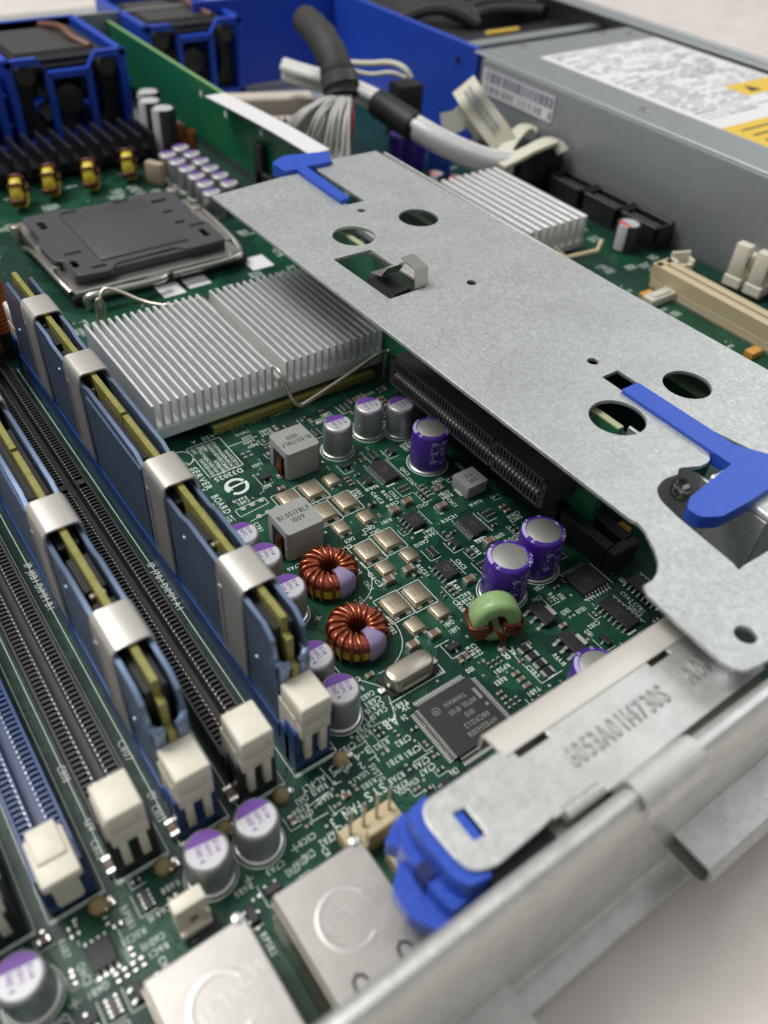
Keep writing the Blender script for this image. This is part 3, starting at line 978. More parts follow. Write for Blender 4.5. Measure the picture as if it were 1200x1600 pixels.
x, y = at(983, 352, 9.5); electrolytic(x, y, 4.9, 10.5, True, 165)
for px, py in ((682, 270), (714, 276)):
    x, y = at(px, py, 9.5); electrolytic(x, y, 3.6, 9.5, True, 190)
for px, py in ((232, 146), (234, 160), (255, 172)):
    x, y = at(px, py, 20); electrolytic(x, y, 5.2, 21, False, 175)
for px, py, c_ in ((626, 212, PURP), (650, 216, PURP), (688, 238, BLUE)):
    x, y = at(px, py, 12)
    o = part('sleeved_capacitor', MB().cyl(0, 0, 0, 5.2, 13, 32, .8), c_, pcb, (x, y, 0)); occ(x - 5, y - 5, x + 5, y + 5)
for px, py in ((283, 215), (300, 225)):
    x, y = at(px, py, 5)
    mb = MB()
    for k in range(9): mb.tube([(1.9 * math.cos(a_ * PI / 6), 1.9 * math.sin(a_ * PI / 6), 1 + k * 1.15) for a_ in range(12)], .5, 6, closed=True)
    part('copper_coil', mb, mat('orange_copper_wire', (.50, .17, .04), .7, .3), pcb, (x, y, 0), smooth=60)
    occ(x - 3, y - 3, x + 3, y + 3)

# brown wound choke at the left edge, behind the memory sockets
o = part('brown_choke', MB().lathe([(0, 25), (4.6, 25), (5.0, 24), (5.0, 9), (0, 9)], seg=24), mat('brown_winding', (.30, .075, .03), .4, .35), pcb, (37.5, 238, 0))
mb = MB()
for k in range(11): mb.tube([(5.1 * math.cos(a_ * PI / 10), 5.1 * math.sin(a_ * PI / 10), 9.8 + k * 1.35) for a_ in range(20)], .6, 6, closed=True)
part('winding', mb, mat('brown_wire', (.36, .09, .035), .6, .3), o, smooth=60)
part('base', MB().b2(-4.5, 4.5, -4.5, 4.5, 0, 9, .4), BLKM, o)

# ------------------------------------------------------------------ memory sockets and modules
SLOT_X = (43.4, 31.6, 19.9, 8.2, -3.4, -15.1)
Y0, Y1 = 76.5, 222.5
_sm = {}


def socket_meshes():
    b = MB()
    b.b2(-3.9, 3.9, Y0 - 1, Y1 + 1, 0, 4.2, .2)
    for s_ in (-1, 1):
        b.b2(min(s_ * 3.9, s_ * 3.25), max(s_ * 3.9, s_ * 3.25), Y0, Y1, 4.1, 8.3, .12)
        b.b2(min(s_ * 1.5, s_ * .95), max(s_ * 1.5, s_ * .95), Y0, Y1, 4.1, 8.1, .08)
        n = 118; p_ = (Y1 - Y0 - 3) / n
        for k in range(n):
            if k in (67, 68, 69): continue
            yy = Y0 + 1.5 + (k + .5) * p_
            b.box(s_ * 2.4, yy, 4.1, 1.9, p_ * .42, 3.75)
    for yy in (Y0 + .8, Y1 - .8, Y0 + 1.5 + 68.5 * (Y1 - Y0 - 3) / 118):
        b.b2(-3.2, -1, yy - .9, yy + .9, 4, 8.0); b.b2(1, 3.2, yy - .9, yy + .9, 4, 8.0)
    # end towers: two slots in the front face
    for yy, sg in ((Y0 - 3.4, 1), (Y1 + 3.4, -1)):
        b.box(0, yy + 1.2 * sg, 0, 7.8, 3.6, 9.2, .25)
        b.b2(-3.9, -2.5, yy - 2.8, yy + 1.2, 0, 12.6, .25); b.b2(2.5, 3.9, yy - 2.8, yy + 1.2, 0, 12.6, .25)
        b.b2(-.75, .75, yy - 2.8, yy + .2, 0, 11.6, .2); b.b2(-3.8, 3.8, yy - 2.75, yy - .4, 0, 3.4, .2)
    g_ = MB()
    for s_ in (-1, 1):
        n = 118; p_ = (Y1 - Y0 - 3) / n
        for k in range(n):
            if k in (67, 68, 69): continue
            g_.box(s_ * 1.32, Y0 + 1.5 + (k + .0) * p_, 7.0, .22, .24, 1.2)
    l_ = MB()
    # latch, origin at its foot
    l_.b2(-3.15, 3.15, -3.2, 4.3, 15.6, 20.8, .45, 2)
    l_.b2(-3.15, 3.15, -2.9, .6, 11.4, 15.9, .3, 2)
    l_.b2(-3.3, -2.7, -1.2, 5.0, 8.2, 16.4, .2); l_.b2(2.7, 3.3, -1.2, 5.0, 8.2, 16.4, .2)
    l_.b2(-2.35, -.9, -3.0, -1.4, 4.4, 12, .25, 2); l_.b2(.9, 2.35, -3.0, -1.4, 4.4, 12, .25, 2)
    l_.b2(-2.9, 2.9, -3.0, 3.9, 20.5, 20.95, .35, 2)
    d_ = MB().b2(-2.1, -1.4, -3.26, -3.16, 16.6, 17.2).b2(1.3, 2.0, -3.26, -3.16, 18.0, 18.6)
    o_ = MB()    # an open latch leans back and shows its broad face
    o_.b2(-3.15, 3.15, -4.6, 4.4, 12.6, 15.0, .5, 2); o_.b2(-2.4, 2.4, -1, 5.4, 14.6, 15.6, .4, 2); o_.b2(-2.2, 2.2, -3, 0, 3, 13, .4)
    return b.mesh('socket'), g_.mesh('contacts', 0), l_.mesh('latch'), o_.mesh('latch'), d_.mesh('dimple')


_s, _g, _l, _lo, _d = socket_meshes()
for i, sx in enumerate(SLOT_X):
    blue = i in (0, 2, 4)
    me = _s.copy()
    o = part('memory_socket', me, SLOTB if blue else BLK, pcb, (sx, 0, 0), label='blue memory socket' if blue else 'black memory socket')
    part('contacts', _g, SOLDER, o)['kind'] = 'stuff'
    lm_ = (_lo if i == 4 else _l)
    l1 = part('latch', lm_, CREAM, o); l1.location = (0, Y0 - 4.3, 0)
    if i != 4: part('dimple', _d, CREAM2, l1)
    if i == 1:
        m2 = _l.copy(); m2.materials.clear(); l2 = part('latch', m2, BROWN, o, label='brown latch'); l2.scale = (1.25, 1, 1.2)
    else:
        l2 = part('latch', _l, CREAM, o)
    l2.location = (0, Y1 + 4.3, 0); l2.rotation_euler = (0, 0, PI)
    occ(sx - 5, 69, sx + 5, 232)
    SK.poly([(sx - 4.6, 228), (sx - 4.6, 69.2), (sx + 4.9, 69.2), (sx + 4.9, 228)], .2)
    SK.line(sx - 4.6, 69.6, sx + 4.9, 69.6, .35)
text(SK, '1P J7B1 DIMM A1', 38.0, 135, 1.5, -90); text(SK, '1P J8B1 DIMM B1', 14.5, 150, 1.5, -90)


def spread_mesh(s_):
    """stamped heat spreader, side s_"""
    top = [(77.4, 26), (78.2, 31.0), (81, 32.9), (110, 33.2), (113, 32.2), (131, 32.2), (134, 33.4), (160, 33.4), (163, 32.4), (183, 32.4), (186, 33.4), (216, 33.4), (220.4, 31), (221, 26)]
    poly = [(77.4, 9)] + top + [(221, 9)]
    b = MB(); n = len(poly); x0, x1 = s_ * 2.6, s_ * 3.45
    vs = [(x0, p[0], p[1]) for p in poly] + [(x1, p[0], p[1]) for p in poly]
    b.add(vs, [list(range(n)), [i + n for i in range(n)][::-1]] + [[i, (i + 1) % n, (i + 1) % n + n, i + n] for i in range(n)])
    # bulged panel over the buffer chip
    b.b2(min(s_ * 3.2, s_ * 3.75), max(s_ * 3.2, s_ * 3.75), 131, 161, 11, 31.2, .3)
    for yy in (112, 180): b.cyl(0, 0, 0, .8, .5, 14, .2, M=Matrix.Translation((s_ * 3.25, yy, 27)) @ Matrix.Rotation(s_ * PI / 2, 4, 'Y'))
    for yy in (84, 214): b.cyl(0, 0, 0, .8, .5, 14, .2, M=Matrix.Translation((s_ * 3.25, yy, 20)) @ Matrix.Rotation(s_ * PI / 2, 4, 'Y'))
    # hook that turns in at the near end
    for (ya, sg) in ((77.6, 1), (220.8, -1)):
        b.tube([(s_ * 3.0, ya + sg * 1.2, 25.5), (s_ * 2.9, ya, 25.2), (s_ * 2.0, ya - sg * .9, 24.8), (s_ * 1.0, ya - sg * 1.1, 24.6)], .75, 8)
        b.b2(min(s_ * .9, s_ * 3.2), max(s_ * .9, s_ * 3.2), ya - 1.4 if sg > 0 else ya + .6, ya - .6 if sg > 0 else ya + 1.4, 20.5, 25.6, .3)
    return b


mm = thing('memory_module', 'x', 'memory module', (0, 149, 0))
mm['label'] = 'blue memory module standing next to the large silver heatsink, right of the two'
mm['group'] = 'memory modules with blue heat spreaders'
mm.location = (SLOT_X[0], 149, 4); WL[mm.name] = Vector((0, 149, 4))
b = MB(); b.b2(-.62, .62, 77.6, 221.2, 4.6, 30.0); b.b2(-.62, .62, 79.6, 146.2, 30.0, 33.9); b.b2(-.62, .62, 147.4, 219.6, 30.0, 33.9); b.b2(-.62, .62, 76.0, 78, 14, 24)
wpart('circuit_board', b, MEMPCB, mm)
for s_ in (-1, 1):
    wpart('heat_spreader', spread_mesh(s_), SPREAD, mm)
    for yy in (84.5, 97, 109.5, 122, 176, 188.5, 201, 213.5): wpart('memory_chip', MB().b2(min(s_ * .65, s_ * 2.0), max(s_ * .65, s_ * 2.0), yy - 4.6, yy + 4.6, 12, 31.5, .1), BLKM, mm)
    wpart('buffer_chip', MB().b2(min(s_ * .65, s_ * 2.2), max(s_ * .65, s_ * 2.2), 134, 158, 12, 31, .1), BLKM, mm)
    for yy in (91, 104, 128.5, 163, 169, 195, 207): wpart('chip_capacitor', MB().b2(min(s_ * .65, s_ * 1.5), max(s_ * .65, s_ * 1.5), yy - .5, yy + .5, 29.5, 31.2, .15), NICKEL, mm)
for yy in (198.5, 168.8, 124.2, 92.5):
    b = MB(); hw = 4.7
    pr = [(-4.05, 10), (-3.95, 31.5), (-3.75, 33.6), (-3.2, 34.5), (-2.4, 34.8), (2.4, 34.8), (3.2, 34.5), (3.75, 33.6), (3.95, 31.5), (4.05, 10)]
    n = len(pr); th = .45
    vs = []
    for (xx, zz) in pr:
        l_ = math.hypot(xx, 0); ix = xx - math.copysign(th, xx) if zz < 34 else xx * .96; iz = zz if zz < 33 else zz - th
        for y_ in (yy - hw, yy + hw): vs += [(xx, y_, zz), (ix, y_, iz)]
    fs = []
    for i in range(n - 1):
        a = i * 4
        fs += [[a, a + 4, a + 6, a + 2], [a + 1, a + 3, a + 7, a + 5], [a, a + 1, a + 5, a + 4], [a + 2, a + 6, a + 7, a + 3]]
    fs += [[0, 2, 3, 1], [4 * n - 4, 4 * n - 3, 4 * n - 1, 4 * n - 2]]
    b.add(vs, fs)
    cl = wpart('retaining_clip', b, CLIPST, mm, smooth=40)
    sl = MB()
    for s_ in (-1, 1): sl.b2(min(s_ * 4.08, s_ * 4.14), max(s_ * 4.08, s_ * 4.14), yy + 2.9, yy + 3.9, 12, 29)
    part('rib', sl, SOLDER, cl)
m2 = copy_tree(mm)
m2.location = (SLOT_X[2], 149, 4)
m2['label'] = 'blue memory module left of the two, its far end outside the picture'

# ------------------------------------------------------------------ chipset heatsinks
hs = thing('heatsink', 'large silver finned heatsink held by a bent wire, next to the memory module', 'heatsink', (95, 194, 3))
b = MB(); b.b2(57.6, 131.0, 170.8, 217.0, 3.6, 7.4, .3)
N = 31; pit = (131.0 - 57.6 - 1.0) / N
for k in range(N + 1):
    xx = 57.6 + .5 + k * pit
    if k == 16:
        b.b2(xx - .6, xx + .6, 170.85, 216.9, 7.2, 10.4, .2); b.b2(xx + .2, xx + pit - .2, 170.85, 216.95, 7.0, 8.0, .35)
        continue
    b.box(xx + random.uniform(-.05, .05), 193.9, 7.2, .82, 46.2, 7.8 + random.uniform(-.06, .06), .1, rz=random.uniform(-.0015, .0015))
    if k < N: # rounded channel floor
        b.b2(xx + .2, xx + pit - .2, 170.85, 216.95, 7.0, 8.0, .35)
wpart('fins', b, ALU, hs)
wr = MB()
xw = 57.6 + .5 + 16 * pit
P = [(xw, 222, 9), (xw, 219, 12.2), (xw, 216, 12.6), (xw, 200, 11.5), (xw, 185, 11.5), (xw, 172.5, 12.8), (xw, 169.9, 12.2), (xw + .2, 168.3, 9.5), (xw + .8, 166.0, 5.8), (xw + 2.3, 164.6, 3.6), (xw + 4.6, 164.6, 4.0), (xw + 12, 165.6, 5.2), (xw + 22, 166.6, 7.4), (xw + 31, 167.6, 9.6), (xw + 34.5, 168.2, 9.4), (xw + 35.5, 168.0, 8.0)]
wr.tube(smooth_path(P), .62, 10)
x0, y0 = at(158, 495, 3)
wr2 = [(x0, y0, 1), (x0 + .3, y0, 6.5), (x0 + 1.5, y0 + 2.0, 9.6), (x0 + 5, y0 + 3.4, 11.0), (xw - 14, 219.6, 12.0), (xw - 1, 217.4, 12.8)]
wr.tube(smooth_path(wr2), .62, 10)
wpart('spring_wire', wr, NICKEL, hs, smooth=60)
b = MB(); b.b2(73.2, 127.0, 168.9, 215, .15, 2.5, .1)
o = part('chipset_package', b, mat('package_substrate', (.05, .13, .05), 0, .35), pcb); o.location = -WL[pcb.name]
b = MB(); b.b2(73.25, 126.95, 168.82, 168.96, .7, 2.3); b.b2(73.4, 126.8, 169.0, 170.5, 2.5, 2.62)
part('gold_edge', b, mat('gold_edge_strip', (.42, .33, .09), .5, .35), o)
b = MB()
for (xx, yy) in ((xw + 35.5, 168.0), (x0, y0)):
    b.tube(smooth_path([(xx + 1.5, yy, 0), (xx + 1.6, yy, 7), (xx + .8, yy, 9.3), (xx - .5, yy, 9.0), (xx - 1.0, yy, 6.5), (xx - 1.0, yy, 0)]), .55, 8)
o = part('wire_anchor', b, NICKEL, pcb, smooth=60); o.location = -WL[pcb.name]
occ(57, 165, 132, 220)

hs2 = thing('heatsink', 'smaller bright heatsink with tall straight fins beyond the metal plate', 'heatsink', (232, 222, 2))
b = MB(); b.b2(176, 246, 198, 251, 2, 5, .3)
for k in range(18):
    xx = 178.2 + k * 3.9; b.b2(xx - .9, xx + .9, 198, 251, 4.8, 14.6, .2)
wpart('fins', b, mat('pale_aluminium', (.80, .79, .79), .6, .4), hs2)
wpart('spring_wire', MB().tube([(229, 198, 6), (232, 193, 3), (241, 186.5, 6.5), (246, 189.5, 8)], .9, 8), CREAM2, hs2)
occ(210, 190, 248, 254)

# ------------------------------------------------------------------ processor socket with cover
cpu = part('processor_socket', MB().b2(66, 130, 253, 313, 0, 3.2, .3), BLKM, pcb); cpu.location = -WL[pcb.name]
b = MB()
b.b2(66.6, 127.5, 252.6, 257.5, 3.2, 5.6, .5); b.b2(66.6, 70, 253, 312, 3.2, 5.4, .5); b.b2(122.5, 127.8, 252, 312, 3.2, 5.4, .5); b.b2(66.6, 127.5, 306, 312, 3.2, 5.2, .5)
b.b2(65.4, 69, 270, 288, 4.5, 7.0, .6); b.b2(124.5, 129, 262, 300, 2.5, 6.6, .8)
part('load_frame', b, STEEL, cpu)
b = MB()
b.tube(smooth_path([(70, 249.6, 1), (68.5, 249.2, 4.6), (72, 248.6, 5.6), (95, 248.8, 4.4), (97, 250.5, 4.4)]), 1.3, 10)
b.tube(smooth_path([(130.4, 298, 2), (130.6, 294, 5.5), (130, 268, 5.5), (129, 255.6, 4.5), (125.5, 250.8, 4.0), (100, 250.6, 4.2)]), 1.1, 10)
b.tube(smooth_path([(65.2, 300, 1), (65.0, 288, 5), (65.0, 262, 6.0), (66.4, 256, 4)]), .9, 10)
part('lever', b, STEEL, cpu, smooth=60)
b = MB().cyl(127.5, 309, 0, 2.6, 7.4, 24, .6).cyl(128, 290, 3, 2.4, 4.4, 24, .6).cyl(66, 309, 0, 2.2, 6, 24, .5)
each('screw', b, NICKEL, cpu)
cap = thing('socket_cover', 'dark grey plastic cover clipped on the processor socket', 'socket cover', (96, 282, 6))
outl = rnd([(70, 256), (81, 254.6), (84, 258.5), (106, 259.5), (110, 256), (124, 256.4), (124.6, 272), (122, 280), (124.5, 288), (124, 304.5), (110, 306.5), (105, 304.4), (86, 305), (84, 307), (68, 306), (68.6, 288), (66.5, 284), (67, 270), (70, 268)], 1.6)
holes = [rnd([(118.6, 262), (121, 262), (121, 268), (118.6, 268)], .4), rnd([(71.5, 294), (74, 294), (74, 300), (71.5, 300)], .4), rnd([(71, 262), (73.2, 262), (73.2, 267), (71, 267)], .4),
         rnd([(114, 296), (120, 296), (120, 298), (114, 298)], .3), rnd([(114, 286), (118, 286), (118, 287.6), (114, 287.6)], .3), rnd([(114, 276), (118, 276), (118, 277.6), (114, 277.6)], .3), rnd([(76, 258.5), (81, 258.5), (81, 259.8), (76, 259.8)], .3)]
o = part('cover', plate_mesh('cover', [outl] + holes, 1.4, .3), CAPGREY, cap); o.location = Vector((-.3, 0, 9.2)) - WL[cap.name]
b = MB(); b.b2(80, 112, 262, 301, 9.2, 9.7, .3, 2)
for (x_, y_) in ((84, 303), (104, 303), (74, 272), (120, 272)): b.b2(x_ - 3, x_ + 3, y_ - .5, y_ + .5, 9.1, 9.8, .2)
wpart('raised_panel', b, CAPGREY, cap)
b = MB(); b.b2(69, 123.5, 257, 259, 5.6, 8.6, .3).b2(121.5, 124, 258, 303, 5.4, 8.6, .3).b2(69, 71, 258, 303, 5.4, 8.6, .3)
wpart('skirt', b, CAPGREY, cap)
occ(58, 248, 137, 316)
for q_ in (((93.6, 244.6), (101.6, 256)), ((103.6, 246.2), (112, 256.4)), ((128.8, 246.8), (137.4, 256.2))):
    wp_ = part('white_patch', MB().b2(q_[0][0], q_[1][0], q_[0][1], q_[1][1], .02, .06), WHITEP, pcb); wp_.location = -WL[pcb.name]; occ(*q_[0], *q_[1])

# ------------------------------------------------------------------ riser card in its bracket
rc = thing('riser_card', 'green riser card standing under the galvanised plate with a long black edge connector', 'riser card', (132, 130, 2))
b = MB(); b.b2(131.2, 132.8, 84, 222, 3, 35.2, .05)
wpart('circuit_board', b, PCBV, rc)
b = MB(); b.b2(131.15, 132.85, 84.2, 221.8, 35.0, 35.4)
wpart('board_edge', b, mat('pale_board_edge', (.42, .44, .26), 0, .5), rc)
b = MB(); XF = 120.0; ya, yb = 90.8, 152.5; za, zb = 10.8, 19.8
b.b2(XF + .9, 131.2, ya, yb, za, zb, .25)
# face: rims and ladder bars
for z_ in (za, zb - .7): b.b2(XF, XF + 1.2, ya, yb, z_, z_ + .7, .1)
for z_ in (za + 3.0, zb - 3.6): b.b2(XF, XF + 1.2, ya, yb, z_, z_ + .55, .08)
n = 48; p_ = (yb - ya - 4) / n
for k in range(n + 1):
    yy = ya + 2 + k * p_
    for z_ in (za + .6, zb - 3.2): b.b2(XF + .05, XF + 1.2, yy - p_ * .22, yy + p_ * .22, z_, z_ + 2.6)
for yy in (ya, ya + 18, yb - 1.5): b.b2(XF, XF + 1.2, yy, yy + 1.4, za, zb, .1)
conn = wpart('edge_connector', b, mat('charcoal_connector_plastic', (.06, .058, .058), 0, .5, .15, 1, .1, 5), rc)
b = MB()
for k in range(n):
    yy = ya + 2 + (k + .5) * p_
    b.b2(XF - .05, XF + .95, yy - .3, yy + .3, za + 3.95, za + 4.6)
o = part('contacts', b, mat('bright_gold_tips', (.9, .85, .74), .4, .3), conn); o['kind'] = 'stuff'
b = MB(); b.b2(127.6, 130.6, 74.5, 158, 0, 7.2, .3); b.b2(133.4, 136.6, 74.5, 158, 0, 7.2, .3); b.b2(130, 134, 74.5, 158, 0, 3.2, .1); b.b2(127.6, 136.6, 72.5, 75.5, 0, 7.2, .3); b.b2(127.6, 136.6, 90, 92, 0, 7.2, .3)
o = part('riser_socket', b, BLKM, pcb); o.location = -WL[pcb.name]
occ(125, 68, 139, 160)

rb = thing('riser_bracket', 'flat galvanised riser bracket with round holes lying across the board', 'riser bracket', (140, 130, 38))
edge = [(107.0, 229.5), (108.0, 150), (108.9, 61.5), (109.4, 60.0), (109.0, 58.0), (107.6, 55.4), (106.4, 53.2), (104.6, 50.9), (102.6, 49.4), (100.3, 48.6), (98.0, 48.6), (97.0, 46.8), (96.6, 41), (96.2, 30.5), (96.6, 28.3), (98.0, 27.0), (100.2, 26.5), (102.7, 26.2), (176.5, 24), (176.8, 79), (174.6, 160), (173.2, 236.5), (156.6, 237.2), (155.0, 236.8), (154.2, 235.4), (154.0, 233.8), (146.4, 233.6), (146.4, 204.6), (140.4, 204.6), (139.8, 231.0), (138.8, 232.2), (136, 232.4)]
holes = [circ(154.6, 85.3, 5.6), circ(131.0, 85.2, 6.3), circ(130.0, 186.3, 6.2), circ(153.8, 186.9, 6.0), circ(142.0, 148.0, 1.4, n=16), circ(142.6, 103.8, 1.4, n=16), circ(104.2, 31.6, 1.9, n=20),
         [(140.0, 199.8), (141.4, 200.6), (142.9, 199.8), (142.3, 198.0), (140.6, 198.0)],
         rnd([(117.0, 177.2), (129.4, 176.9), (130.0, 152.2), (117.8, 151.9)], .3),
         rnd([(139.6, 98.0), (139.2, 67.2), (136.6, 64.2), (133.4, 64.4), (129.0, 66.4), (127.2, 65.2), (123.6, 65.8), (119.9, 64.6), (118.1, 62.0), (117.2, 57.0), (116.2, 43.2), (115.6, 41.6), (117.4, 41.8), (124.5, 41.6), (147.8, 40.8), (147.2, 62), (145.2, 72), (145.0, 98.0)], [.2, 2.6, 2.6, .2, .6, .4, 1.6, 1.6, 1.2, .4, .3, .5, .4, .4, 1, .3, .3, .2])]
o = part('plate', plate_mesh('plate', [edge] + holes, 1.0, .14), GALV, rb); o.location = Vector((0, 0, 38)) - WL[rb.name]
b = MB(); b.b2(176, 176.9, 80, 236, 20, 37.2, .2)
wpart('side_flange', b, GALV, rb)
b = MB(); b.b2(134.2, 135.0, 47.5, 84, 19, 35.0, .2); b.b2(135.4, 150, 47.5, 62, 35.9, 36.7, .3)
b.lathe([(0.4, 0), (1.3, 0), (1.3, 14.5), (.4, 14.5)], 0, 0, 0, 12, PI / 2, PI, M=Matrix.Translation((135.5, 62, 35.4)) @ Matrix.Rotation(PI / 2, 4, 'X'))
wpart('inner_flange', b, GALV, rb)
# blue release handles
hd = wpart('release_handle', MB().prism(rnd([(138.5, 91.2), (144.0, 91.2), (144.3, 64.5), (149.5, 56), (148, 52.2), (131.6, 51.6), (123.6, 51.8), (119.9, 54.0), (119.6, 57.0), (122.6, 58.8), (138.3, 60.8)], [.3, .3, .5, 1, 1, .8, 1.2, 1, .8, .8, .2]), 35.8, 38.9), BLUE2, rb)
part('boss', MB().cyl(121.6 - 140, 55.4 - 130, -2.6, 1.1, 0.9, 16), BLUE2, hd)
wpart('release_handle', MB().prism(rnd([(138.2, 205.6), (141.7, 205.9), (142.8, 232.6), (152.4, 232.6), (156.2, 240.6), (141.0, 244.0), (137.6, 242.4), (134.4, 240.2), (134.6, 232.6), (138.8, 232.4)], .3), 35.4, 39.4), BLUE2, rb)
# spring latch in the window
b = MB()
b.add([(121.0, 166.5, 33.0), (121.2, 153.4, 33.0), (126.6, 152.8, 33.0), (127.4, 163.4, 33.0), (121.0, 166.5, 37.0), (121.2, 154.4, 37.0), (127.0, 155.2, 37.0), (127.4, 163.4, 37.0)],
      [[0, 3, 2, 1], [4, 5, 6, 7], [0, 1, 5, 4], [1, 2, 6, 5], [2, 3, 7, 6], [3, 0, 4, 7]])
wpart('catch_block', b, BLK, rb)
vs, fs = sweep_x([(152.6, 35), (153.4, 43.0), (159.5, 43.6)], 126.4, 130.6, .4)
wpart('spring_tab', MB().add(vs, fs), STEEL, rb, smooth=20)
vs, fs = sweep_x([(158.5, 42.6), (161, 39.2), (165.5, 38.0)], 121.5, 127.5, .3)
wpart('spring_leaf', MB().add(vs, fs), STEEL, rb, smooth=20)
b = MB(); MS = Matrix.Translation((134.2, 66.5, 29.5)) @ Matrix.Rotation(-PI / 2, 4, 'Y')
b.lathe([(.7, 1.7), (.9, 2.2), (1.4, 2.1), (2.3, 1.4), (2.8, .4), (2.8, 0)], seg=24, M=MS); b.cyl(0, 0, 0, .7, 1.9, 8, M=MS)
wpart('screw', b, mat('dark_nickel_screw', (.62, .59, .56), .95, .2), rb)
# card lying below the holes
b = MB(); b.b2(164.4, 166, 78, 222, 8, 30)
wpart('second_card', b, PCBV, rb)
wpart('card_edge', MB().b2(164.3, 166.1, 78, 222, 29.8, 30.4), mat('pale_card_rim', (.5, .55, .40), 0, .5), rb)

# ------------------------------------------------------------------ stamped rear slot bracket with blue latch
sb = thing('slot_bracket', 'stamped steel slot bracket with raised part number and blue plastic latch at the rear edge', 'slot bracket', (75, 33, 32))
ol = rnd([(57.5, 39.9), (60.0, 39.7), (60.0, 37.9), (66.6, 37.9), (66.6, 39.7), (90.4, 39.7), (90.4, 38.0), (95.4, 38.0), (95.4, 39.8), (107, 39.8), (107, 27.0), (68.5, 26.4), (61, 26.4), (60.6, 27.6), (57.5, 27.8)], .25)
o = part('stamped_plate', plate_mesh('stamped_plate', [ol], 1.0, .12), GALV2, sb); o.location = Vector((0, 0, 32)) - WL[sb.name]
ol = rnd([(58.6, 40.3), (58.0, 38), (57.6, 28.0), (54.4, 27.6), (45.6, 27.2), (42.6, 28.6), (41.9, 31), (41.6, 37.6), (43.0, 40.2)], [.4, .2, .6, .3, 1.6, 1.6, 2, 2, 1.4])
hl = rnd([(45.6, 36.6), (47.8, 36.2), (47.8, 31.5), (45.6, 31.7)], .35)
o = part('latch_cover', plate_mesh('latch_cover', [ol, hl], .9, .14), GALV2, sb); o.location = Vector((0, 0, 32.7)) - WL[sb.name]
t_ = MB()
STM = mat('pressed_letters', (.43, .44, .43), .6, .5)
for s_, x_ in (('6053A0114730S', 66.0), ('A01', 93.4)):
    t_ = MB(); text(t_, s_, x_, 31.7, 3.5, 0, 32.05, narrow=.62)
    o = wpart('stamping', t_, STM, sb)
    so = o.modifiers.new('t', 'SOLIDIFY'); so.thickness = .14; so.offset = 1
vs, fs = sweep_x([(39.2, 31.8), (40.4, 31.9), (43.4, 31.4), (43.9, 31.0), (43.9, 27.5)], 58.0, 107, .5)
wpart('folded_strip', MB().add(vs, fs), mat('satin_nickel_strip', (.72, .68, .62), .3, .42), sb)
# tab hooked over the rear wall
vs, fs = sweep_x([(26.6, 31.6), (25.6, 35.6), (24.8, 36.8), (23.4, 37.2), (21.2, 36.8), (20.0, 35.6), (19.5, 33.0)], 68.0, 81.5, .8)
wpart('hook_tab', MB().add(vs, fs), GALV2, sb)
vs, fs = sweep_x([(27.0, 31.7), (26.6, 33.5), (26.9, 31.2)], 58.5, 66.5, .5)
wpart('small_roll', MB().tube([(58.8, 27.2, 33.0), (66.4, 27.2, 33.0)], 1.1, 12), GALV2, sb)
# dark body below the latch cover
b = MB(); b.b2(45, 57.0, 25.4, 38.6, 14, 29.5, .3)
b.b2(43.6, 57, 38.6, 41.6, 20, 30.5, .3)
wpart('latch_housing', b, BLKM, sb)
wpart('shade_backing', MB().b2(57.4, 107, 25.2, 41, 28.6, 29.2, .1), mat('painted_shade_steel', (.32, .29, .27), .5, .5), sb)  # sheet added under notches and gap, their shade put into its dark colour
lt = MB()
lt.prism(rnd([(40.7, 40.6), (44.5, 41.2), (45.0, 26.8), (41.6, 27.4), (40.2, 29.6), (40.0, 37.8)], [.5, .3, .3, .8, 1.2, 1.2], 3), 24.0, 31.7)
lt.prism(rnd([(40.9, 42.6), (42.4, 42.4), (42.4, 27.2), (39.2, 27.2), (38.6, 30.0), (38.4, 38.6)], [.2, .2, .2, .3, .4, .3], 2), 19.0, 27.0)
lt.prism(rnd([(41.4, 43.6), (38.0, 41.6), (39.6, 39.4), (37.6, 37.6), (35.0, 35.6), (34.7, 31.0), (37.2, 26.8), (45.2, 27.2), (45, 40)], [.2, .5, .3, .3, .6, .6, .4, .2, .2], 2), 20.0, 23.4)
lt.b2(45.4, 47.4, 31.0, 36.8, 29, 32.1, .2)
o = wpart('latch', lt, BLUE2, sb)
b = MB(); b.b2(39.0, 41.2, 32.4, 35.0, 27.4, 27.75, .1).b2(38.2, 39.2, 32.4, 35, 24, 27.4, .1)
o2 = wpart('latch_recess', b, mat('dark_blue_recess', (.01, .02, .12), 0, .5), sb)

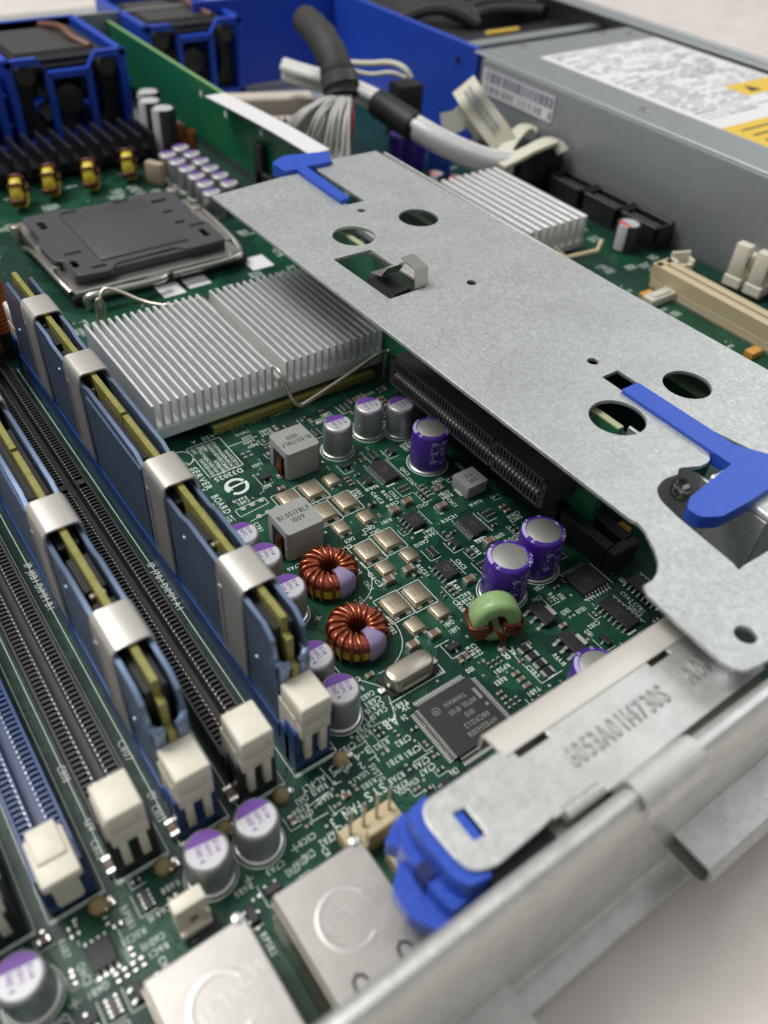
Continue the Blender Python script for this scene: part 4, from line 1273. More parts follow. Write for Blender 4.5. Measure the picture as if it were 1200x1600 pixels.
# ------------------------------------------------------------------ network jacks
for i, (x0, x1) in enumerate(((21.8, 38.5), (.6, 17.2))):
    b = MB(); b.b2(x0, x1, 21.8, 48.3, .3, 13.0, .35)
    o = part('network_jack', b, mat('jack_shield', (.42, .40, .38), .8, .42, .06, .3, .15, .6), pcb); o.location = -WL[pcb.name]
    cx_, cy_ = x0 + 8.2, 38.8
    b = MB(); b.lathe([(4.1, 0), (4.4, .05), (4.8, .05), (5.1, 0)], cx_, cy_, 13.0, 40, math.radians(30), math.radians(300))
    text(b, 'U-TECH', cx_ - 3.2, cy_ - 1.4, 2.4, 12, 13.08, narrow=.8)
    part('embossing', b, mat('embossed_shield', (.50, .48, .46), .75, .4), o)
    b = MB()
    for xx in (x0 + 4.6, x0 + 12.6):
        P = [(xx - 1.1, 25.5), (xx - 1.1, 30), (xx - .8, 31), (xx, 31.5), (xx + .8, 31), (xx + 1.1, 30.2)]
        b.poly(P, .45, 13.04)
    part('spring_slot', b, INKB, o)
    b = MB(); b.b2(x0 - .35, x0 - .02, 24, 47.5, 1, 12.6, .1)
    part('side_flap', b, NICKEL, o)
    b = MB(); b.lathe([(0, 0), (.8, .2), (.8, .6), (0, .9)], x1 - 1.2, 48.2, 12.8, 12)
    part('corner_bead', b, SOLDER, o)
    occ(x0 - .5, 20, x1 + .5, 49)

# ------------------------------------------------------------------ pin headers and small white connectors
x, y = at(590, 1290, 3)
o = part('fan_header', MB().b2(38.6, 50.2, 49.6, 54.9, 0, 3.2, .2).b2(41.6, 47.4, 49.2, 50.8, 3.0, 7.6, .3), CREAM2, pcb); o.location = -WL[pcb.name]
b = MB()
for k in range(4): b.b2(39.9 + k * 2.8, 40.55 + k * 2.8, 53.0, 53.65, 0, 11.2, .12)
each('pin', b, STEEL, o)
o = part('fan_header', MB().b2(43.5, 54, 42.6, 47.4, 0, 3.2, .2).b2(43.5, 54, 46.4, 47.6, 3, 6.0, .2), CREAM2, pcb); o.location = -WL[pcb.name]
b = MB()
for k in range(4): b.b2(44.4 + k * 2.5, 45.0 + k * 2.5, 44.4, 45.0, 0, 9.5, .12)
each('pin', b, STEEL, o)
occ(38, 42, 54.5, 55.4)


def power_header(px, py, z, w_, d_, h, name='white_header', ang=0):
    x, y = at(px, py, z)
    b = MB(); b.b2(-w_ / 2, w_ / 2, -d_ / 2, -d_ / 2 + 1.2, 0, h * .55, .2); b.b2(-w_ / 2, w_ / 2, d_ / 2 - 1.2, d_ / 2, 0, h, .3)
    b.b2(-w_ / 2, -w_ / 2 + 1.1, -d_ / 2, d_ / 2, 0, h * .75, .2); b.b2(w_ / 2 - 1.1, w_ / 2, -d_ / 2, d_ / 2, 0, h * .75, .2); b.b2(-w_ / 2, w_ / 2, -d_ / 2, d_ / 2, 0, 1.6, .1)
    o = part(name, b, CREAM, pcb, (x, y, 0), rz=math.radians(ang)); occ(x - w_ / 2, y - d_ / 2, x + w_ / 2, y + d_ / 2)
    b = MB()
    for k in (-1, 1): b.box(k * w_ * .18, 0, 0, .6, .6, h * .6)
    each('pin', b, STEEL, o)
    return o


# near white two-pole header: a hooked block with a square window
x, y = at(306, 1447, 2)
b = MB(); b.b2(-2.7, 2.7, 0, 2.6, 1.4, 10.2, .3, 2); b.b2(-2.7, 2.7, -.9, .1, 1.4, 3.2, .3, 2); b.b2(1.9, 2.7, -.8, .2, 3, 6.5, .3)
o = part('white_header', b, CREAM, pcb, (x, y, 0))
part('pin_window', MB().b2(-.6, .7, -.12, .02, 4.4, 6.2, .03), mat('amber_window', (.33, .20, .07), 0, .5), o)
part('base', MB().b2(-1.8, 3.6, -2.4, .6, 0, 1.6, .15), BLKM, o)
occ(x - 4, y - 5, x + 4, y + 4)
power_header(1068, 402, 6, 8, 5, 7.5, ang=-20)
for px, py in ((1160, 418), (1192, 432)):
    x, y = at(px, py, 7)
    b = MB(); b.b2(-5.5, 5.5, -3.4, 3.4, 1, 5, .3); b.b2(-5.2, -1.0, -2.6, 3.0, 4.5, 17, .5, 2); b.b2(1.0, 5.2, -2.6, 3.0, 4.5, 12, .5, 2)
    o = part('cream_plug_header', b, CREAM, pcb, (x, y, 0), rz=.1)
    part('pin_window', MB().b2(-3.7, -2.6, -2.75, -2.55, 9, 13), BLKM, o)
    part('base', MB().b2(-6, 6, -4.5, 0, 0, 1.4), BLKM, o); occ(x - 6, y - 5, x + 6, y + 4)
# cream edge slot
b = MB(); b.b2(248.6, 256.6, 90, 165.8, 0, 3, .2); b.b2(248.6, 251.8, 90, 165.8, 2.9, 8.6, .3); b.b2(253.6, 256.6, 90, 165.8, 2.9, 8.6, .3); b.b2(248.6, 256.6, 163, 166.6, 2.9, 8.6, .3)
o = part('cream_slot', b, CREAM2, pcb); o.location = -WL[pcb.name]
b = MB()
for k in range(60): b.b2(247.0, 248.6, 92 + k * 1.22, 92.4 + k * 1.22, .03, .5)
each('leg', b, SOLDER, o)
SK.b2(259, 262.5, 100, 158, .02, .05)
occ(245, 88, 263, 168)
b = MB(); b.b2(236.2, 248.8, 153.5, 158.5, 0, 3, .3); b.b2(238, 247, 154.6, 157.4, 2.8, 3.6, .2)
o = part('small_socket', b, mat('ivory_plastic', (.6, .58, .5), 0, .4), pcb); o.location = -WL[pcb.name]; occ(235, 152, 250, 160)
# black drive connectors along the power supply
for y_ in (183.6, 204.2, 224.8):
    b = MB(); b.b2(270.5, 281.5, y_, y_ + 19.5, 0, 2.6, .2); b.b2(270.5, 272.1, y_, y_ + 19.5, 2, 9.4, .25); b.b2(279.9, 281.5, y_, y_ + 19.5, 2, 9.4, .25)
    b.b2(270.5, 281.5, y_, y_ + 1.5, 2, 9.4, .25); b.b2(270.5, 281.5, y_ + 18, y_ + 19.5, 2, 9.4, .25); b.b2(275.2, 276.6, y_ + 2.6, y_ + 17, 2, 8.4, .2)
    o = part('drive_connector', b, BLK, pcb); o.location = -WL[pcb.name]; occ(270, y_, 282, y_ + 20)

# ------------------------------------------------------------------ plugs and cables
pl = thing('cable_plug', 'big black plug with two flat ivory cables bent into it beside the power supply', 'plug', (272, 262, 5))
b = MB(); b.b2(264, 281.5, 248, 258, 1, 17.5, .8); b.b2(262, 281, 259, 282, 1, 14, .8); b.b2(266, 281, 247.2, 249, 6, 15, .4)
for k in range(6): b.b2(281.4, 282, 249, 257, 3 + k * 2, 4 + k * 2)
wpart('shell', b, BLKM, pl)


def ribbon(name, P, w_, th, up=Vector((0, 0, 1)), tw=None):
    """flat strip following P"""
    Q = smooth_path(P, 3); vs = []; fs = []; n = len(Q)
    for i, p in enumerate(Q):
        t = (Q[min(i + 1, n - 1)] - Q[max(i - 1, 0)]).normalized()
        sd = Vector(tw) if tw else t.cross(up)
        sd = (sd - t * sd.dot(t)).normalized(); nn = sd.cross(t).normalized()
        for a_, b_ in ((-1, -1), (1, -1), (1, 1), (-1, 1)): vs.append(p + sd * w_ / 2 * a_ + nn * th / 2 * b_)
    for i in range(n - 1):
        for k in range(4):
            k2 = (k + 1) % 4; fs.append([i * 4 + k, (i + 1) * 4 + k, (i + 1) * 4 + k2, i * 4 + k2])
    fs += [[0, 1, 2, 3], [4 * n - 4, 4 * n - 1, 4 * n - 2, 4 * n - 3]]
    return MB().add(vs, fs)


def W(px, py, z): return (*at(px, py, z), z)


b = ribbon('f', [W(880, 238, 17), W(868, 218, 21), W(845, 226, 21), W(812, 243, 17), W(780, 258, 15)], 7, 1.4)
wpart('flat_cable', b, LABELW, pl, smooth=50)
b = ribbon('f', [W(838, 205, 19), W(822, 196, 21), W(803, 214, 20), W(790, 235, 16), W(775, 256, 14)], 6, 1.4)
wpart('flat_cable', b, LABELW, pl, smooth=50)
fl = thing('cable_flag', 'folded ivory cable flag with dark print sticking up beside the power supply', 'cable label', (270, 280, 20))
b = ribbon('f', [W(724, 132, 36), W(735, 150, 34), W(752, 175, 28), W(775, 205, 22), W(790, 228, 17)], 11, .5, tw=(0.7, -.2, .68))
wpart('flag', b, LABELW, fl, smooth=50)
t_ = MB(); Q = smooth_path([W(726, 134, 36.2), W(737, 150, 34.4), W(754, 175, 28.4), W(777, 204, 22.4)], 2)
sd = Vector((.7, -.2, .68)).normalized()
for k in range(3, len(Q) - 2):
    p = Q[k]; t = (Q[k + 1] - Q[k - 1]).normalized(); nn = sd.cross(t).normalized()
    if nn.y > 0: nn = -nn
    for u in (-1.8, .4):
        a_ = p + sd * u + nn * .4; t_.quad(a_, a_ + t * 1.6, a_ + t * 1.6 + sd * 1.4, a_ + sd * 1.4)
wpart('print', t_, GREYINK, fl)
b = ribbon('f', [W(690, 195, 20), W(715, 190, 22), W(728, 175, 26), W(740, 185, 24), W(752, 205, 18)], 9, .6, tw=(.2, .1, 1))
wpart('folded_end', b, LABELW, fl, smooth=50)

wc = thing('white_cable_bundle', 'white round cable bundle with a black shrink band, crossing behind the metal plate', 'cable', (225, 300, 22))
PW = [W(445, 110, 24), W(480, 122, 26), W(530, 135, 27), (W(580, 155, 26)), W(620, 180, 25), W(670, 213, 22), W(720, 238, 18), W(765, 255, 14), W(800, 256, 13)]
Q = smooth_path(PW, 3)
offs = ((0, 0), (2.1, .6), (-1.6, 1.4), (.4, -2.0), (1.0, 2.3))
mb_ = MB()
for (a_, c_) in offs: mb_.tube([q_ + Vector((a_ * .9, a_ * .9, c_ * 1.3)) for q_ in Q], 2.2, 8)
wpart('cores', mb_, WIREW, wc, smooth=60)
seg = Q[int(len(Q) * .43):int(len(Q) * .58)]
wpart('shrink_band', MB().tube(seg, 5.9, 16), BLKM, wc, smooth=60)
seg = Q[int(len(Q) * .58):int(len(Q) * .93)]
wpart('sleeve', MB().tube(seg, 5.0, 16), mat('clear_white_sleeve', (.72, .72, .74), 0, .18, alpha=.45), wc, smooth=60)

gc = thing('grey_ribbon_bundle', 'thick black sleeve splaying into many thin grey wires, hanging over the green card', 'cable', (205, 300, 25))
PS = [W(478, 32, 50), W(492, 45, 51), W(508, 66, 50), W(522, 95, 46), W(530, 125, 40), W(533, 150, 35)]
Q = smooth_path(PS, 2)
wpart('sleeve', MB().tube(Q, [5.6 + 1.6 * i / len(Q) + .35 * math.sin(i * 1.7) for i in range(len(Q))], 18), SLEEVE, gc, smooth=60)
wpart('band', MB().tube([W(529, 120, 41), W(533, 138, 37.6)], 7.6, 20), mat('dark_tape', (.06, .058, .058), 0, .4), gc, smooth=60)
rg = random.Random(4)
mb_ = MB()
for k in range(44):
    u = k / 43
    sx = 4.5 * (u - .5) * 2
    st = Vector(W(533 + 14 * (u - .5) * 2, 152 + rg.uniform(-3, 3), 36))
    mid = Vector(W(468 + 78 * u - 4 * math.sin(u * PI) + rg.uniform(-3, 3), 176 + 12 * u, 33 + rg.uniform(-2, 2)))
    en = Vector(W(430 + 112 * u + rg.uniform(-3, 3), 222 + 36 * u ** .8, 20))
    mb_.tube(smooth_path([st, st * .55 + mid * .45 + Vector((0, 0, rg.uniform(0, 2))), mid, en], 2), .8, 6)
wpart('wires', mb_, WIREG, gc, smooth=60)
wpart('red_wire', MB().tube(smooth_path([W(548, 155, 35), W(551, 190, 30), W(545, 235, 17)], 2), .9, 6), mat('red_wire', (.5, .05, .04), 0, .45), gc, smooth=60)

# thin wires and black plug by the blue partition
tw_ = thing('thin_cable', 'pair of thin white and green wires curving into a black plug on the blue partition', 'cable', (262, 350, 25))
b = MB().tube(smooth_path([W(545, 98, 30), W(580, 100, 32), W(610, 97, 34), W(632, 105, 34), W(642, 122, 30)], 2), 1.3, 8).tube(smooth_path([W(550, 110, 30), W(580, 118, 29), W(612, 112, 32), W(634, 122, 30)], 2), 1.0, 8)
wpart('wires', b, LABELW, tw_, smooth=60)
x, y = at(636, 150, 20)
wpart('plug', MB().b2(x - 7, x + 6, y - 5, y + 6, 2, 26, 1.2, 2), BLKM, tw_)

# green backplane card and what leans on it
gb = thing('backplane_card', 'tall green circuit card standing on edge between fans and cables', 'circuit card', (165, 350, 0))
b = MB(); b.b2(164.0, 165.8, 262, 462, 6, 30.6, .05)
wpart('circuit_board', b, PCBV, gb)
wpart('board_edge', MB().b2(164.0, 165.8, 262, 462, 30.4, 30.75), mat('pale_card_edge', (.20, .38, .16), 0, .5), gb)
wpart('corner_holder', MB().b2(160.5, 163.6, 296, 302, 0, 22, .5).b2(160.5, 163.8, 262, 300, 0, 12, .5), BLKM, gb)
b = MB()
for (yy, zz) in ((300, 24), (330, 22), (352, 24), (285, 15)): b.b2(163.9, 163.99, yy, yy + 2, zz, zz + 2.4)
wpart('print', b, SILK, gb)
pp = thing('paper_strip', 'white paper strip lying along the top of the green card', 'paper strip', (166, 300, 30))
b = ribbon('p', [W(336, 148, 31.5), W(380, 170, 32.5), W(440, 202, 32.5), W(500, 238, 31.5)], 9, .35)
wpart('strip', b, WHITEP, pp, smooth=50)
bc = thing('ribbon_connector', 'broad cream ribbon connector lying beside the green card near the blue wall', 'connector', (205, 375, 8))
b = MB(); b.box(208, 374, 1, 44, 10, 12, .8, rz=-.35); b.box(200, 362, 1, 40, 6, 6, .6, rz=-.35)
wpart('housing', b, mat('pale_pink_plastic', (.62, .54, .47), 0, .45), bc)
b = MB()
for k in range(14): b.box(184 + k * 2.9, 364 - k * .95, 2, 1.2, 2.0, 6, .2, rz=-.35)
wpart('pins', b, mat('dark_pin', (.12, .10, .09), .3, .5), bc)

# ------------------------------------------------------------------ fans
def fan_module(x0, x1, yf, zt, label, n=2):
    fm = thing('fan_module', label, 'fan', ((x0 + x1) / 2, yf + 25, -2), group='blue framed fan modules')
    b = MB(); zb = -2; cxs = (x0 + x1) / 2
    b.b2(x0, x0 + 3.2, yf, yf + 62, zb, zt, .4); b.b2(x1 - 3.2, x1, yf, yf + 62, zb, zt, .4)
    for k in (1, 2):
        xx = x0 + (x1 - x0) * k / 3; b.b2(xx - 1.5, xx + 1.5, yf, yf + 2.5, zb, zt - 6.4, .4)
    # notched top rim drawn as a bent bar
    t = 2.6
    q1, q2 = x0 + (x1 - x0) * .26, x0 + (x1 - x0) * .74
    pr = [(x0, zt), (q1, zt), (q1 + 4, zt - 6), (q2 - 4, zt - 6), (q2, zt), (x1, zt), (x1, zt - t), (q2 - 1, zt - t), (q2 - 5, zt - 6 - t), (q1 + 5, zt - 6 - t), (q1 + 1, zt - t), (x0, zt - t)]
    n_ = len(pr)
    b.add([(p[0], yf, p[1]) for p in pr] + [(p[0], yf + 3, p[1]) for p in pr], [list(range(n_)), [i + n_ for i in range(n_)][::-1]] + [[i, (i + 1) % n_, (i + 1) % n_ + n_, i + n_] for i in range(n_)])
    b.b2(x0, x1, yf + 60, yf + 62, zb, zt, .4); b.b2(x0, x1, yf, yf + 60, zb, zb + 3, .3)
    for zz in (8, 20): b.b2(x1 - .2, x1 + 2, yf + 2, yf + 6, zz, zz + 1.6, .3)
    wpart('frame', b, BLUE, fm)
    f_ = MB(); w_ = x1 - x0 - 8
    cz = (zt - 6) / 2 + 1; R_ = (zt - 10) / 2 + 2
    # housing with a round throat facing us
    sq = [(-w_ / 2, -R_ - 3), (w_ / 2, -R_ - 3), (w_ / 2, R_ + 3), (-w_ / 2, R_ + 3)]
    M_ = Matrix.Translation((cxs, yf + 5, cz)) @ Matrix.Rotation(PI / 2, 4, 'X')
    me = plate_mesh('h', [sq, circ(0, 0, R_ * 1.12, n=40)], 3, .3)
    f_.add([v.co for v in me.vertices], [list(p.vertices) for p in me.polygons], M_)
    f_.b2(cxs - w_ / 2, cxs - w_ / 2 + 1.5, yf + 6, yf + 54, 0, zt - 5); f_.b2(cxs + w_ / 2 - 1.5, cxs + w_ / 2, yf + 6, yf + 54, 0, zt - 5)
    f_.b2(cxs - w_ / 2 + 2, cxs + w_ / 2 - 2, yf + 9, yf + 52, zt - 8, zt - 1.5, 1.0)
    f_.b2(cxs - w_ / 2, cxs + w_ / 2, yf + 4, yf + 10, zt - 7, zt - 4, .5)
    wpart('fan_housing', f_, BLKM, fm)
    wpart('fan_cover', MB().b2(cxs - w_ / 2 + 4, cxs + w_ / 2 - 6, yf + 12, yf + 48, zt - 1.6, zt - .6, .4), mat('charcoal_label', (.055, .052, .05), 0, .4), fm)
    g_ = MB(); g_.cyl(0, 0, 0, R_ * .45, 8, 28, .8, M=Matrix.Translation((cxs, yf + 13, cz)) @ Matrix.Rotation(PI / 2, 4, 'X'))
    for k in range(7):
        a_ = k * 2 * PI / 7
        M2 = Matrix.Translation((cxs, yf + 10, cz)) @ Matrix.Rotation(PI / 2, 4, 'X') @ Matrix.Rotation(a_, 4, 'Z') @ Matrix.Translation((R_ * .72, 0, 0)) @ Matrix.Rotation(.7, 4, 'X')
        v_, f2 = _cbox(R_ * .5, R_ * .55, .7, .1, 1); g_.add(v_, f2, M2)
    wpart('fan_rotor', g_, mat('dark_rotor', (.035, .035, .037), 0, .4), fm)
    p_ = MB()
    for xx in (x0 + 8.5, x1 - 8.5): p_.cyl(0, 0, 0, 4.2, 1.6, 24, .4, M=Matrix.Translation((xx, yf + 3.6, zt - 7)) @ Matrix.Rotation(PI / 2, 4, 'X'))
    each('rubber_mount', p_, mat('brown_rubber', (.05, .042, .034), 0, .6), fm, world=True)
    w2 = MB(); w2.tube(smooth_path([(cxs + 6, yf + 50, zt), (cxs + 12, yf + 36, zt + 2), (cxs + 10, yf + 22, zt + 1), (cxs + 15, yf + 12, zt - 1)]), 1.4, 8)
    wpart('fan_cable', w2, mat('copper_brown_wire', (.20, .08, .05), 0, .45), fm)
    return fm


fan_module(96, 149, 395, 34.5, 'blue framed fan module left of the green card, in front of the black fins')
fan_module(40, 93, 395, 34.5, 'blue framed fan module at the far left edge of the picture')
fan_module(171, 223, 424, 34, 'blue framed fan module between the green card and the blue partition')
# black finned heatsink
vh = thing('black_heatsink', 'long black finned heatsink in front of the fan modules', 'heatsink', (100, 360, 0))
b = MB(); b.b2(40, 141, 356, 374, 2, 6, .3)
for k in range(17): b.b2(43 + k * 6, 44.6 + k * 6, 352, 376, 3, 13.0, .3)
wpart('fins', b, mat('black_anodised_fins', (.022, .022, .03), .4, .38), vh)
# cream clip by the silver capacitors
x, y = at(243, 268, 5)
o = part('tan_clip', MB().box(0, 0, 0, 4, 8, 9, .8, 2), mat('tan_plastic', (.42, .34, .24), 0, .5), pcb, (x, y, 0), rz=.5)

# ------------------------------------------------------------------ tiny parts, holes and ink on the board
occ(36, 20, 60, 42)
RES = {'chip_resistor': 0, 'chip_capacitor': 0}
_t = {}


def tiny(kind, x, y, rz, sz):
    k = (kind, sz)
    L_, w_, h = sz
    if k not in _t:
        if kind == 'chip_resistor':
            a = MB().b2(-L_ * .5, L_ * .5, -w_ / 2, w_ / 2, .05, h, .03); e_ = MB().b2(-L_ / 2 - .22, -L_ * .32, -w_ / 2 - .03, w_ / 2 + .03, .03, h + .03, .06).b2(L_ * .32, L_ / 2 + .22, -w_ / 2 - .03, w_ / 2 + .03, .03, h + .03, .06)
        else:
            a = MB().b2(-L_ * .5, L_ * .5, -w_ / 2, w_ / 2, .05, h, .08); e_ = MB().b2(-L_ / 2 - .15, -L_ * .28, -w_ / 2 - .04, w_ / 2 + .04, .03, h + .03, .1).b2(L_ * .28, L_ / 2 + .15, -w_ / 2 - .04, w_ / 2 + .04, .03, h + .03, .1)
        _t[k] = (a.mesh(kind), e_)
    a, e_ = _t[k]
    RES[kind] += 1
    o = part(kind, a, RESB if kind == 'chip_resistor' else MLCC, pcb, (x, y, 0), rz=rz)
    each('end_cap', e_, SOLDER, o, key=('ec', kind, sz))
    c_, s_ = abs(math.cos(rz)), abs(math.sin(rz))
    ex = (L_ / 2 + .3) * c_ + (w_ / 2) * s_; ey = (L_ / 2 + .3) * s_ + (w_ / 2) * c_
    occ(x - ex, y - ey, x + ex, y + ey, .1)
    return ex, ey


BIG = (2.6, 1.7, 1.5); MID = (1.7, 1.05, .8); SML = (1.15, .65, .5); RBIG = (2.7, 1.7, .6); RMID = (1.7, 1.0, .5)
for px, py in ((607, 906), (638, 889), (645, 1007), (678, 990), (616, 797), (636, 783), (690, 790), (765, 845), (733, 905)):
    tiny('chip_capacitor', *at(px, py, 1), 0, BIG)
for i, (px, py) in enumerate(((820, 1013), (832, 1024), (844, 1036), (856, 1048))):
    x, y = at(px, py, .6); tiny('chip_resistor', x, y, 0, RBIG)
x0_, y0_ = at(838, 1030, .6)
SK.poly([(x0_ - 3, y0_ + 5), (x0_ - 3, y0_ - 5), (x0_ + 3, y0_ - 5)], .16)
for sx in (49, 25.5, 14.0, 2.4):
    tiny('chip_capacitor', sx + 1.4, 72.6, PI / 2, (3.0, 1.8, 1.6)) if sx != 49 else None
    tiny('chip_capacitor', sx - 4.2 + 3, 66.6, .1, MID)

for sx in SLOT_X[:5]:
    o = part('tan_capacitor', MB().lathe([(0, 1.7), (.9, 1.6), (1.5, 1.0), (1.6, .2), (1.6, 0)], seg=20), mat('tan_drop', (.36, .27, .14), 0, .4), pcb, (sx + 4.4 if sx > 40 else sx + 3, 67.6, 0), label=None)
    part('solder_joint', MB().cyl(2.0, 0, 0, .7, .5, 12, .2), SOLDER, o); occ(o.location.x + 120 - 2, 65.8, o.location.x + 120 + 2.8, 69.2)


def sot(x, y, rz):
    o = part('small_transistor', MB().box(0, 0, .15, 1.5, 3.0, 1.0, .15), ICB, pcb, (x, y, 0), rz=rz)
    lg = MB()
    for (sx, yy) in ((1, -.95), (1, .95), (-1, 0)): gull(lg, sx * .75, yy, sx, 0, .45, .65, .5)
    each('leg', lg, SOLDER, o, key='sot'); occ(x - 1.7, y - 1.7, x + 1.7, y + 1.7, .1)


def rarray(x, y, rz):
    o = part('resistor_array', MB().box(0, 0, .05, 3.4, 1.5, .55, .05), RESB, pcb, (x, y, 0), rz=rz)
    lg = MB()
    for k in range(4):
        for s_ in (-1, 1): lg.box(-1.25 + k * .83, s_ * .78, .03, .45, .4, .62, .05)
    each('end_cap', lg, SOLDER, o, key='rarr'); occ(x - 1.9, y - 1.9, x + 1.9, y + 1.9, .1)


names = ['C6B2', 'C6B1', 'C6A15', 'C6A14', 'R7B4', 'R7B3', 'C7B3', 'R7B2', 'C7B2', 'C7B1', 'R7B1', 'C7A6', 'C7A7', 'R7A8', 'R7A6', 'R7A5', 'C7A3', 'C7A2', 'C7A1', 'Q6C1', 'Q6C2', 'Q6C4', 'Q6C5', 'Q8C3', 'C6C9', 'C6C1', 'C6C5', 'R6C1',
         'R6B7', 'R6B5', 'R6B6', 'R6B8', 'R6B9', 'CR6B2', 'L6B1', 'Q6B1', 'C5B2', 'R5B1', 'RP5B1', 'RP5B2', 'RP5A2', 'Q5B1', 'Q5B2', 'U5A1', 'R6A16', 'R6A17', 'R6A18', 'C5C8', 'R5C21', 'R5C23', 'RP5C1', 'U6B1', 'R5B5', 'C5B10', 'R6D1', 'C6D12', 'C7C1', 'CR6D1', 'Y6B1', 'R5C17']
rg = random.Random(11)
# known captions
def cap_at(s_, px, py, size, rz):
    x, y = at(px, py); L_ = text(SK, s_, x, y, size, rz)
    if rz == 180: occ(x - L_, y - size, x, y, .1)
    elif rz == -90: occ(x, y - L_, x + size, y, .1)
    else: occ(x, y, x + L_, y + size, .1)
def fit(s_, p0, p1, size, gap=.1):
    """caption whose baseline runs between two measured places on the board"""
    (x0, y0), (x1, y1) = at(*p0), at(*p1)
    an = math.degrees(math.atan2(y1 - y0, x1 - x0)); an = round(an / 90) * 90
    L_ = math.hypot(x1 - x0, y1 - y0)
    tmp = MB(); nat = text(tmp, s_, 0, 0, size, 0)
    text(SK, s_, x0, y0, size, an, narrow=L_ / nat)
    a_ = math.radians(an); xs = (x0, x1, x0 - math.sin(a_) * size); ys = (y0, y1, y0 + math.cos(a_) * size)
    occ(min(xs), min(ys), max(xs), max(ys), gap)


